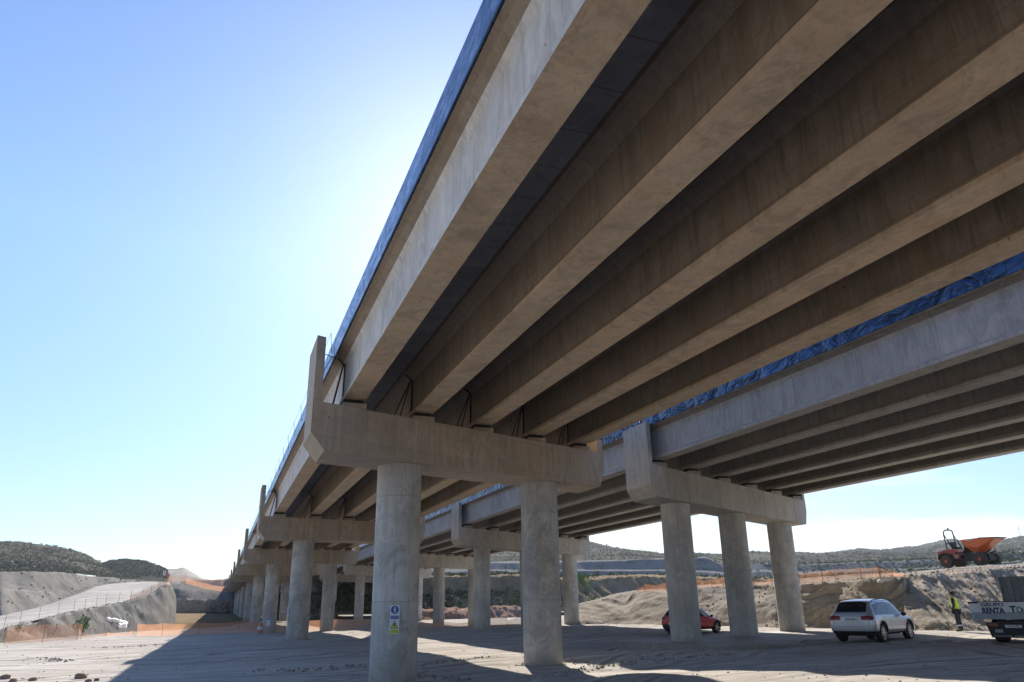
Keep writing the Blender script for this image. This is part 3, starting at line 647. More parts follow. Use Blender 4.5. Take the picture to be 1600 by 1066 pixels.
# rubble along the ridges and on open ground
it = []
rs = random.Random(5)
for (x0, y0, x1, y1, h, w) in RIDGES:
    for q in range(70):
        t = rs.random(); x = x0+(x1-x0)*t+rs.gauss(0, w*.6); y = y0+(y1-y0)*t+rs.gauss(0, w*.6)
        it.append((W(x, y, ground_z(x, y)+.01), rs.uniform(.015, .06)))
for q in range(1000):
    px, py = rs.uniform(0, 1600), 975+rs.random()**1.3*95
    p = gpt(px, py); it.append((W(p.x, p.y, ground_z(p.x, p.y)), rs.uniform(.008, .024)*(1+.022*math.hypot(p.x, p.y))))
for (bx_, by_, nn_) in [(*((1.964+s_*math.cos(PHI1), 21.258+i_*L0+s_*math.sin(PHI1)+1.05)), 70) for i_ in (0, 1) for s_ in (3.499, 10.384)]:
    for q in range(nn_):
        a_ = rs.uniform(0, 6.28); r_ = .74+abs(rs.gauss(0, .16)); x, y = bx_+math.cos(a_)*r_, by_+math.sin(a_)*r_
        it.append((W(x, y, ground_z(x, y)), rs.uniform(.015, .05)))
scrub('rubble', it, MT['mound'], label='small stones and clods strewn over the compacted ground', cat='rubble')

def shrub(px, row, d, hgt, mat, label, seed, z=None, group=None, wide=.8):
    p = atd(px, row, d); base = W(p.x, p.y, p.z-.15)
    r = random.Random(seed); root = empty('shrub', base, r.uniform(0, 6), label=label, cat='shrub', group=group)
    bm = bmesh.new()
    for k in range(5):
        a = r.uniform(0, 6.28); tube(bm, [(0, 0, 0), (math.cos(a)*hgt*.12, math.sin(a)*hgt*.12, hgt*.35), (math.cos(a)*hgt*.3, math.sin(a)*hgt*.3, hgt*.75)], [.03*hgt, .02*hgt, .008*hgt], 5)
    obj('stem', bm, MT['bark'], root)
    V = []; Fc = []
    cl = [(Vector((r.gauss(0, .28)*wide, r.gauss(0, .28)*wide, r.uniform(.25, .9)))*hgt, r.uniform(.14, .26)*hgt) for _ in range(16)]
    for c, rad in cl:
        for k in range(55):
            v = Vector((r.gauss(0, 1), r.gauss(0, 1), r.gauss(0, 1))).normalized()*rad*r.uniform(.5, 1)
            n = Vector((r.gauss(0, 1), r.gauss(0, 1), r.gauss(0, 1))).normalized(); u = n.orthogonal().normalized(); w = n.cross(u); s_ = hgt*r.uniform(.03, .055)
            i = len(V); q = c+v; V += [q+u*s_, q+w*s_*.5, q-u*s_, q-w*s_*.5]; Fc.append((i, i+1, i+2, i+3))
    from_py('foliage', V, Fc, mat, root)
shrub(128, 986, 84, 1.5, MT['green'], 'small bright green shrub behind the leftmost orange fence run', 1)
shrub(27, 990, 76, .8, MT['green'], 'tiny green shrub at the foot of the left embankment', 2)
shrub(906, 925, 150, 3.6, MT['green'], 'light green bush beside the third column of the second right-hand pier', 3)
shrub(803, 948, 150, 2.8, MT['bush'], 'rounded olive green bush under the right-hand viaduct, behind the orange netting', 4, wide=1.3)
shrub(560, 957, 135, 2.2, MT['bush'], 'dull green bush seen between the left viaduct columns', 5, wide=1.2)

# ------------------------------------------------------------------ boulders
def boulder_bm(bm, c, r, seed, sq=(1, 1, .75)):
    v, f = BL2; rs = np.random.RandomState(seed); off = rs.uniform(0, 50, 3); vs = []
    for p in v:
        d = 1+.32*noise.noise(Vector(p*1.3)+Vector(off)); q = Vector(p)
        q = Vector([math.copysign(abs(a)**.75, a) for a in q])*d
        vs.append(bm.verts.new(Vector(c)+Vector((q.x*r*sq[0], q.y*r*sq[1], q.z*r*sq[2]))))
    for t in f: bm.faces.new([vs[i] for i in t])
bm = bmesh.new(); rs = random.Random(3)
for lay in range(4):
    px = 268+rs.uniform(0, 3)
    while px < 380:
        r = rs.uniform(.75, 1.15); row = 954.5-lay*4.6+rs.uniform(-.8, .8)
        dd = 238.6 if px < 345 else 238.6+(px-345)*.12
        boulder_bm(bm, W(*atd(px, row, dd+lay*.25)), r*.83, rs.randrange(9999), (1.15, .9, .85)); px += r*1174*1.85/dd/1.05
obj('boulder_wall', bm, MT['rock'], smooth=False, label='dry boulder retaining wall below the terrace at the far end of the left viaduct', cat='retaining wall')
for i, (px, py, r, lb) in enumerate([(8, 1061, .26, 'brown rock at the very bottom left corner of the picture'), (20, 1066, .2, 'small brown rock just right of the corner rock'), (51, 1064, .2, 'pointed brown rock alone on the sunlit ground at bottom left'),
                                     (126, 1061, .3, 'largest brown rock, just left of the bridge shadow edge'), (138, 1065, .16, 'flat brown stone touching the largest rock'), (151, 1064, .14, 'last small brown stone before the bridge shadow')]):
    p = gpt(px, py); bm = bmesh.new(); boulder_bm(bm, (0, 0, 0), r*.55, 40+i, (1.1, .9, .75))
    o = obj('boulder', bm, MT['red'], label=lb, cat='rock', group='loose rocks in the left foreground'); o.location = W(p.x, p.y, ground_z(p.x, p.y)+r*.12)

# ------------------------------------------------------------------ orange safety fences
def fence(pts, label, posts=None, sag=.12, group='orange plastic safety fences', h=None, net=True):
    """pts: (world base, height m)"""
    root = empty('safety_fence', pts[0][0], label=label, cat='safety fence', group=group); o0 = pts[0][0]
    V = []; Fc = []; UV = []; s = 0; rs = random.Random(len(pts)+int(abs(o0.x)*10)); ns = 10
    P = []
    for (a, ha), (b, hb) in zip(pts, pts[1:]):
        ln = (b-a).length
        for q in range(ns):
            t = q/ns; P.append((a.lerp(b, t), (ha*(1-t)+hb*t)*(1-sag*math.sin(math.pi*t)*1.2), s+ln*t, t))
        s += ln
    P.append((pts[-1][0], pts[-1][1], s, 0))
    rows_ = 5
    d0 = (pts[-1][0]-pts[0][0]); nrm = Vector((-d0.y, d0.x, 0)).normalized()
    for i, (p, hh, u, t) in enumerate(P):
        for j in range(rows_+1):
            f = j/rows_; wv = nrm*(.10*fbm(u*1.3, f*2, 2, 3)*(1 if t else .2))
            V.append(p-o0+wv+Vector((0, 0, .04+hh*f))); UV.append((u, hh*f))
    for i in range(len(P)-1):
        for j in range(rows_): a = i*(rows_+1)+j; Fc.append((a, a+rows_+1, a+rows_+2, a+1))
    if net:
        o = from_py('netting', V, Fc, MT['net'], root, smooth=True)
        uvl = o.data.uv_layers.new(name='UVMap')
        for lp in o.data.loops: uvl.data[lp.index].uv = UV[lp.vertex_index]
    for (p, hh) in (pts if posts is None else posts):
        bm = bmesh.new(); lx, ly = rs.uniform(-.05, .05), rs.uniform(-.05, .05)
        tube(bm, [p-o0+Vector((0, 0, -.25)), p-o0+Vector((lx, ly, hh+.12))], .016, 6)
        obj('stake', bm, MT['orange_net_post'], root)
    return root
def fg(px, row, h, z=-2.1):
    p = gpt(px, row); return (W(p.x, p.y, ground_z(p.x, p.y)), h*1.2)
fence([fg(6, 1007, 1.0), fg(66, 1004.5, 1.02), fg(120, 1000, .98), fg(126, 999, .98)], 'leftmost orange netting run standing on the sunlit ground', sag=.05)
fence([fg(212, 994.5, .9, -2.3), fg(253, 994, .9, -2.3), fg(310, 992.5, .9, -2.3), fg(372, 990, .9, -2.35), fg(444, 988, .92, -2.4), fg(520, 985, .92, -2.4), fg(578, 981.5, .92, -2.4)], 'long orange netting run passing behind the left columns, half in the bridge shadow', sag=.08)
fence([fg(126, 997.5, .35, -2.2), fg(165, 994.5, .3, -2.2), fg(208, 993.5, .4, -2.3)], 'low collapsed orange netting lying between the two left fence runs', sag=.5)
fence([fg(656, 981, .6, -2.5), fg(690, 981, .5, -2.5), fg(740, 980, .4, -2.5)], 'low orange netting beside the columns of the third right-hand pier', sag=.3)
fence([fg(766, 979.5, .75, -2.4), fg(792, 979, .7, -2.4)], 'short bright orange netting panel right of the big pale column', sag=.1)
fence([fg(794, 979, .35, -2.4), fg(815, 977, .8, -2.4)], 'small tilted orange netting panel left of the second front column', sag=.1)
def fa(px, row, d, h): return (W(*atd(px, row, d)), h*1.15)
fence([fa(266, 915.5, 117.5, .8), fa(258, 917, 114.5, .8), fa(248, 920.5, 112.8, .8), (fa(236, 926.5, 109.5, .7)), fa(222, 934, 106.5, .7), fa(203, 938, 103.5, .6)], 'orange netting on the rounded shoulder of the haul road embankment', sag=.15)
fence([fa(203, 938.5, 103, .9), fa(185, 942, 100.5, .9), fa(165, 946.5, 97.5, .9), fa(150, 950, 94.8, .9), fa(132, 953.5, 91.5, .9), fa(115, 956.5, 88.8, .9), fa(90, 962.5, 85, .9), fa(60, 970, 81, .9), (fa(30, 977.5, 76.5, .9)), (fa(5, 984.5, 73, .9))],
      'row of bare stakes along the lower edge of the haul road', net=False)
fence([fa(262, 911, 130, .9), fa(290, 907, 180, 1.3)], 'orange netting crossing the crest of the haul road', sag=.3)
fence([fa(290, 912, 250, 1.6), fa(318, 920, 250.5, 1.4), fa(345, 924.5, 251, 1.3), fa(372, 927, 251.5, 1.3)], 'faded orange netting along the edge of the terrace above the boulder wall', sag=.1)
def mc(px, row, hp):     # on the crest of the right mound
    xs = [c[0] for c in Rm]; k = max(i for i in range(len(xs)-1) if xs[i] <= px); t = (px-xs[k])/(xs[k+1]-xs[k])
    n0, n1 = Rm[k][1][3], Rm[k+1][1][3]; d = n0[1]*(1-t)+n1[1]*t+1.2
    p = atd(px, row, d); z = p.dot(FW); return (W(p.x, p.y, p.z-.12), hp*z/F*S)
fence([mc(997, 925.5, 8), mc(1008, 925, 13), mc(1042, 923.5, 14), mc(1091, 917, 12), mc(1112, 917, 13), mc(1131, 917.5, 17), mc(1178, 916, 10)], 'orange netting on the mound crest left of the second tall right column', sag=.12)
fence([mc(1178, 916, 10), mc(1207, 914.5, 11), mc(1225, 913, 12), mc(1250, 911.5, 17), mc(1285, 907, 16), mc(1306, 904, 16), mc(1345, 900.5, 15), mc(1375, 898.5, 14)], 'tall orange netting on the mound crest above the brown cut face', sag=.06)
fence([mc(1375, 898.5, 14), mc(1395, 899, 9), mc(1415, 900, 5), mc(1450, 899.5, 4.5), mc(1490, 897.5, 6), mc(1529, 893.5, 6)], 'drooping orange netting ending at a tall stake below the dumper', sag=.1)

# ------------------------------------------------------------------ cars
def glass_mat():
    t = NT('car_glass'); return t.done((.015, .02, .03), .06, Specular_IOR_Level=.8)
MT['glass'] = glass_mat()
def paint(name, c, metal=.4):
    t = NT(name); n = t.noise(t.pos(), 1.5, 4); z = t.n('ShaderNodeSeparateXYZ', {0: t.pos()}).outputs[2]
    dust = t.math('MULTIPLY', t.ramp(z, .75, .25), t.ramp(n, .3, .6, .2, .55))
    col = t.mix(dust, c, (.33, .29, .25)); return t.done(col, t.ramp(dust, 0, .5, .3, .7), Metallic=metal, Coat_Weight=.5, Coat_Roughness=.08)
MT['silver'] = paint('silver_paint', (.52, .55, .61), .5); MT['redp'] = paint('red_paint', (.42, .025, .03), .3)
MT['trim'] = plain('black_trim', (.02, .02, .022), .55); MT['tyre'] = plain('tyre_rubber', (.025, .024, .023), .85); MT['rim'] = plain('alloy_rim', (.45, .45, .47), .35, .8)
MT['tail'] = plain('tail_lamp', (.22, .01, .012), .15); MT['lamp'] = plain('clear_lamp', (.6, .62, .65), .15, .3); MT['plate'] = plain('number_plate', (.75, .75, .75), .5); MT['ink'] = plain('black_ink', (.02, .02, .02), .6)
MT['white'] = plain('white_paint', (.72, .72, .72), .55); MT['chrome'] = plain('chrome', (.6, .6, .6), .2, 1.)
def text(s, size, parent, loc, rot, mat, name='lettering', off=.0, ext=.002, align='CENTER', sx=1):
    cu = bpy.data.curves.new(name, 'FONT'); cu.body = s; cu.size = size; cu.align_x = align; cu.align_y = 'CENTER'; cu.extrude = ext; cu.offset = off
    o = bpy.data.objects.new(name, cu); COL.objects.link(o); cu.materials.append(mat); me = bpy.data.meshes.new_from_object(o); bpy.data.objects.remove(o); o = bpy.data.objects.new(name, me); COL.objects.link(o); o.parent = parent; o.location = loc; o.rotation_euler = rot; o.scale = (sx, 1, 1)
    return o
def car(name, label, cat, pos, heading, pnt, St, L_, Wd, wb, xoff, wr, sidewin, rearwin, frontwin, tails, plate_t, rails, black_low, rimsp, group=None):
    root = empty(name, pos, math.pi/2-heading, label=label, cat=cat, group=group)
    bm = bmesh.new(); rings = []
    for (x, zb, zbelt, zt, w, wt) in St:
        pts = [(0, zb), (.8*w, zb), (.97*w, zb+.10), (w, zb+.28), (w*.995, zbelt-.16), (w*.955, zbelt), (wt+.02, zt-.07), (wt-.10, zt), (0, zt+.015)]
        loop = [bm.verts.new((x, y, z)) for y, z in pts]+[bm.verts.new((x, -y, z)) for y, z in pts[-2:0:-1]]
        rings.append(loop)
    n = len(rings[0])
    for a, b in zip(rings, rings[1:]):
        for k in range(n): bm.faces.new((a[k], a[(k+1) % n], b[(k+1) % n], b[k]))
    bm.faces.new(rings[0][::-1]); bm.faces.new(rings[-1])
    bmesh.ops.recalc_face_normals(bm, faces=bm.faces)
    me = bpy.data.meshes.new('body'); bm.to_mesh(me); bm.free()
    o = bpy.data.objects.new('body', me); COL.objects.link(o)
    md = o.modifiers.new('s', 'SUBSURF'); md.levels = 3; md.render_levels = 3
    dg = bpy.context.evaluated_depsgraph_get(); dg.update()
    sub = bpy.data.meshes.new_from_object(o.evaluated_get(dg)); bvh = BVHTree.FromPolygons([v.co.copy() for v in sub.vertices], [tuple(p.vertices) for p in sub.polygons])
    cuts = []
    for wx in (xoff-wb/2, xoff+wb/2):
        for sy in (-1, 1):
            b2 = bmesh.new(); lathe(b2, [(wr+.065, 0), (wr+.065, .34)], (wx, sy*(Wd/2+.05)-(.17 if sy > 0 else -.17)*0, wr), (0, -sy, 0), 28)
            bmesh.ops.recalc_face_normals(b2, faces=b2.faces)
            m2 = bpy.data.meshes.new('c'); b2.to_mesh(m2); b2.free(); c = bpy.data.objects.new('c', m2); COL.objects.link(c); cuts.append(c)
            q = o.modifiers.new('b', 'BOOLEAN'); q.object = c; q.operation = 'DIFFERENCE'; q.solver = 'EXACT'
    dg = bpy.context.evaluated_depsgraph_get(); dg.update()
    fin = bpy.data.meshes.new_from_object(o.evaluated_get(dg)); o.modifiers.clear(); o.data = fin
    for c in cuts: bpy.data.objects.remove(c)
    fin.materials.clear(); fin.materials.append(pnt); fin.materials.append(MT['trim'])
    fin.polygons.foreach_set('use_smooth', [True]*len(fin.polygons))
    try: fin.set_sharp_from_angle(angle=R(32))
    except Exception: pass
    bb = bmesh.new(); bb.from_mesh(fin)
    for zz_ in {black_low(-2.2, 0), black_low(0, 0)}: bmesh.ops.bisect_plane(bb, geom=bb.verts[:]+bb.edges[:]+bb.faces[:], plane_co=(0, 0, zz_), plane_no=(0, 0, 1), dist=1e-5)
    bb.to_mesh(fin); bb.free()
    for p in fin.polygons:
        c = p.center
        p.material_index = 1 if c.z < black_low(c.x, c.y) else 0
    o.parent = root
    def decal(nm, poly, axis, sign, mat, off=.006, parent=None, cuts_=3, th=.012):
        b3 = bmesh.new()
        vs = [b3.verts.new((a, 0, b) if axis == 'y' else (0, a, b)) for a, b in poly]
        b3.faces.new(vs); bmesh.ops.triangulate(b3, faces=b3.faces[:])
        for _ in range(cuts_):
            bmesh.ops.subdivide_edges(b3, edges=b3.edges[:], cuts=1, use_grid_fill=True)
        for v in b3.verts:
            if axis == 'y': hit = bvh.ray_cast(Vector((v.co.x, sign*3, v.co.z)), Vector((0, -sign, 0)))
            else: hit = bvh.ray_cast(Vector((sign*5, v.co.y, v.co.z)), Vector((-sign, 0, 0)))
            if hit[0] is None: hit = bvh.find_nearest(Vector((v.co.x, sign*Wd/2, v.co.z) if axis == 'y' else (sign*L_/2, v.co.y, v.co.z)))
            v.co = hit[0]+hit[1]*off
        ex = bmesh.ops.extrude_face_region(b3, geom=b3.faces[:])
        ev = [g for g in ex['geom'] if isinstance(g, bmesh.types.BMVert)]
        dv = Vector((0, -sign, 0)) if axis == 'y' else Vector((-sign, 0, 0))
        for v in ev: v.co += dv*th
        return obj(nm, b3, mat, parent or root)
    for sgn in (1, -1):
        for w_ in sidewin: decal('side_window', w_, 'y', sgn, MT['glass'])
    rw = decal('rear_window', rearwin, 'x', -1, MT['glass'])
    decal('windscreen', frontwin, 'x', 1, MT['glass'])
    for tl in tails:
        decal('tail_light', tl, 'x', -1, MT['tail'], .012); decal('tail_light', [(-a, b) for a, b in tl][::-1], 'x', -1, MT['tail'], .012)
    def gap(poly, axis, sign):
        for (a0_, b0_), (a1_, b1_) in zip(poly, poly[1:]):
            dx, dz = a1_-a0_, b1_-b0_; l_ = math.hypot(dx, dz); nx, nz_ = -dz/l_*.006, dx/l_*.006
            decal('panel_gap', [(a0_-nx, b0_-nz_), (a1_-nx, b1_-nz_), (a1_+nx, b1_+nz_), (a0_+nx, b0_+nz_)], axis, sign, MT['trim'], .0015, None, 3, .006)
    for sgn in (1, -1):
        gap([(-.60, 1.0), (-.60, .42)], 'y', sgn); gap([(.82, .96), (.80, .42), (-.60, .42), (-1.0, .46), (-1.22, .80), (-1.38, 1.0)], 'y', sgn)
    gap([(-.74, 1.02), (-.72, .60), (.72, .60), (.74, 1.02)], 'x', -1)
    hl = [(.5, .66), (.86, .72), (.86, .84), (.55, .8)]
    decal('headlight', hl, 'x', 1, MT['lamp'], .01); decal('headlight', [(-a, b) for a, b in hl], 'x', 1, MT['lamp'], .01)
    pz = plate_t[1]
    px_ = bvh.ray_cast(Vector((-5, 0, pz)), Vector((1, 0, 0)))[0].x
    bm = bmesh.new(); box(bm, (px_-.03, -.26, pz-.055), (px_+.02, .26, pz+.055)); pl = obj('number_plate', bm, MT['plate'], root, bevel=.006)
    text(plate_t[0], .10, pl, (px_-.032, 0, pz), (R(90), 0, R(-90)), MT['ink'], 'plate_number', .001)
    for sgn in (1, -1):
        bm = bmesh.new(); bmesh.ops.create_icosphere(bm, subdivisions=2, radius=1)
        for v in bm.verts: v.co = Vector((v.co.x*.09, v.co.y*.11, v.co.z*.08))+Vector((xoff+.62, sgn*(Wd/2+.10), 1.03))
        box(bm, (xoff+.60, sgn*(Wd/2-.08)-.03, .98), (xoff+.66, sgn*(Wd/2-.08)+.09, 1.02))
        obj('mirror', bm, MT['trim'], root, smooth=True)
        for hx in (-.98, .12):
            y = bvh.ray_cast(Vector((xoff+hx, sgn*3, .93)), Vector((0, -sgn, 0)))[0].y
            bm = bmesh.new(); box(bm, (xoff+hx-.1, y-.02, .918), (xoff+hx+.1, y+.02, .95)); obj('door_handle', bm, pnt, root, bevel=.008)
        if rails:
            bm = bmesh.new(); zr = St[5][3]+.035; yy = sgn*(St[5][5]-.02)
            tube(bm, [(-1.7, yy, zr-.13), (-1.55, yy, zr-.07), (-.6, yy, zr-.02), (.2, yy, zr-.05), (.35, yy, zr-.13)], .018, 8); obj('roof_rail', bm, MT['trim'], root, smooth=True)
    for wx in (xoff-wb/2, xoff+wb/2):
        for sy in (-1, 1):
            y0 = sy*(Wd/2-.03); w = .235
            bm = bmesh.new(); lathe(bm, [(.55*wr, .02), (.80*wr, -.004), (.93*wr, .0), (wr, .035), (wr, w-.03), (.9*wr, w), (.5*wr, w)], (wx, y0, wr), (0, -sy, 0), 36)
            wh = obj('wheel', bm, MT['tyre'], root, smooth=True)
            bm = bmesh.new(); r0 = .72*wr
            lathe(bm, [(r0, -.006), (r0*1.0, .03), (r0*.93, .05), (r0*.92, .012), (r0, -.006)], (wx, y0, wr), (0, -sy, 0), 32, close=False)
            lathe(bm, [(0, .0), (.06, .0), (.075, .03), (.0, .03)], (wx, y0, wr), (0, -sy, 0), 16, close=False)
            for k in range(rimsp):
                a = 2*math.pi*k/rimsp; u = Vector((math.cos(a), 0, math.sin(a))); t_ = Vector((-math.sin(a), 0, math.cos(a))); c0 = Vector((wx, y0, wr)); nn = Vector((0, -sy, 0))
                A = [c0+u*.05+t_*.02+nn*.004, c0+u*.05-t_*.02+nn*.004, c0+u*.05-t_*.02+nn*.03, c0+u*.05+t_*.02+nn*.03]
                B = [c0+u*r0*.95+t_*.028+nn*.01, c0+u*r0*.95-t_*.028+nn*.01, c0+u*r0*.95-t_*.028+nn*.035, c0+u*r0*.95+t_*.028+nn*.035]; prism(bm, A, B)
            rm = obj('rim', bm, MT['rim'], wh)
            bm = bmesh.new(); lathe(bm, [(0, .055), (r0*.93, .055), (r0*.93, .07), (0, .07)], (wx, y0, wr), (0, -sy, 0), 24, close=False); obj('brake_disc', bm, MT['dark_steel'], wh)
            b4 = bmesh.new(); c0 = Vector((wx, 0, wr)); seg = 26; rA, rB = wr+.055, wr+.10; ring = []
            for q in range(seg+1):
                a = R(-22)+R(224)*q/seg; pts4 = []
                for rr_ in (rA, rB):
                    X = wx+math.cos(a)*rr_; Z = wr+math.sin(a)*rr_
                    hit = bvh.ray_cast(Vector((X, sy*3, Z)), Vector((0, -sy, 0)))[0]
                    yy = hit.y if hit is not None and abs(hit.y) > Wd/2-.2 else sy*(Wd/2-.06)
                    pts4.append((X, yy+sy*.014, Z)); pts4.append((X, yy-sy*.05, Z))
                ring.append([b4.verts.new(q_) for q_ in (pts4[0], pts4[2], pts4[3], pts4[1])])
            for a_, b_ in zip(ring, ring[1:]):
                for e in range(4): b4.faces.new((a_[e], a_[(e+1) % 4], b_[(e+1) % 4], b_[e]))
            b4.faces.new(ring[0]); b4.faces.new(ring[-1][::-1]); obj('wheel_arch', b4, MT['trim'] if name != 'x' else pnt, root)
    return root, decal, bvh
SUV = [(-2.34, .50, .86, .93, .74, .62), (-2.31, .36, .95, 1.06, .90, .72), (-2.18, .27, 1.00, 1.20, .945, .70), (-2.00, .25, 1.02, 1.46, .95, .66), (-1.80, .25, 1.02, 1.585, .95, .665), (-1.0, .25, 1.00, 1.635, .945, .69), (-.2, .25, .99, 1.645, .94, .69),
       (.30, .25, .985, 1.60, .94, .67), (.62, .25, .98, 1.44, .94, .67), (.95, .25, .97, 1.20, .94, .70), (1.16, .25, .96, 1.08, .94, .74), (1.6, .25, .92, 1.02, .94, .76), (2.05, .25, .84, .93, .92, .72), (2.26, .28, .74, .82, .82, .60), (2.34, .40, .62, .68, .66, .45)]
sw = [[(-1.98, 1.04), (-1.55, 1.04), (-1.50, 1.46), (-1.78, 1.42)], [(-1.50, 1.04), (-.62, 1.03), (-.62, 1.52), (-1.45, 1.49)], [(-.57, 1.03), (.78, 1.02), (.70, 1.10), (.20, 1.46), (-.57, 1.52)]]
A = atz(1372, 1001.5, -1.65); B = atz(1416, 996.5, -1.65); C_ = atz(1321, 1004.5, -1.65)
hd = math.atan2((B-A).x, (B-A).y)
cc = (C_+B)/2; hv = Vector((math.sin(hd), math.cos(hd), 0))
pos = Vector((cc.x, cc.y, (ground_z(cc.x/S, cc.y/S)+CZ)*S))
car('parked_car', 'silver estate-bodied off-road car parked in the bridge shade, seen from its rear corner', 'car', pos, hd, MT['silver'], SUV, 4.68, 1.89, 2.87, -.05, .365, sw,
    [(-.62, 1.15), (.62, 1.15), (.56, 1.50), (.35, 1.53), (-.35, 1.53), (-.56, 1.50)], [(-.66, 1.08), (.66, 1.08), (.55, 1.50), (-.55, 1.50)],
    [[(.42, .86), (.86, .84), (.90, .96), (.70, 1.02), (.42, .99)]], ('8796 LKT', .88), True, lambda x, y: .44 if x < -1.9 else .36, 10)
HB = [(-2.05, .52, .84, .90, .72, .60), (-2.03, .36, .94, 1.05, .86, .70), (-1.92, .25, .97, 1.20, .895, .66), (-1.72, .23, .98, 1.42, .90, .62), (-1.5, .23, .98, 1.50, .90, .62), (-.9, .23, .97, 1.545, .90, .65), (-.2, .23, .96, 1.55, .90, .65),
      (.2, .23, .955, 1.51, .90, .64), (.55, .23, .95, 1.34, .90, .64), (.85, .23, .94, 1.13, .90, .68), (1.05, .23, .93, 1.03, .90, .72), (1.4, .23, .89, .97, .89, .72), (1.8, .25, .80, .88, .86, .68), (2.0, .28, .70, .77, .76, .56), (2.07, .42, .58, .63, .6, .4)]
sw2 = [[(-1.42, 1.02), (-.52, 1.0), (-.52, 1.42), (-1.3, 1.39)], [(-.47, 1.0), (.68, .98), (.62, 1.04), (.14, 1.36), (-.47, 1.42)]]
rc = Vector((24.15, 37.35, 0)); rc = Vector((25.35, 39.0, 0))
rc.z = (ground_z(rc.x/S, rc.y/S)+CZ)*S
car('parked_car', 'red hatchback parked behind the first tall column of the right-hand viaduct', 'car', rc, R(70), MT['redp'], HB, 4.12, 1.80, 2.55, .0, .335, sw2,
    [(-.60, 1.10), (.60, 1.10), (.50, 1.42), (-.50, 1.42)], [(-.6, 1.03), (.6, 1.03), (.5, 1.4), (-.5, 1.4)],
    [[(.50, .88), (.84, .86), (.86, 1.0), (.66, 1.04)]], ('4471 LBR', .62), False, lambda x, y: .58 if x < -1.85 else .36, 5)
for o_ in COL.objects:
    if o_.name == 'parked_car': o_.scale = (.95, .95, .97)
    if o_.name == 'parked_car.001': o_.scale = (.9, .9, .9)

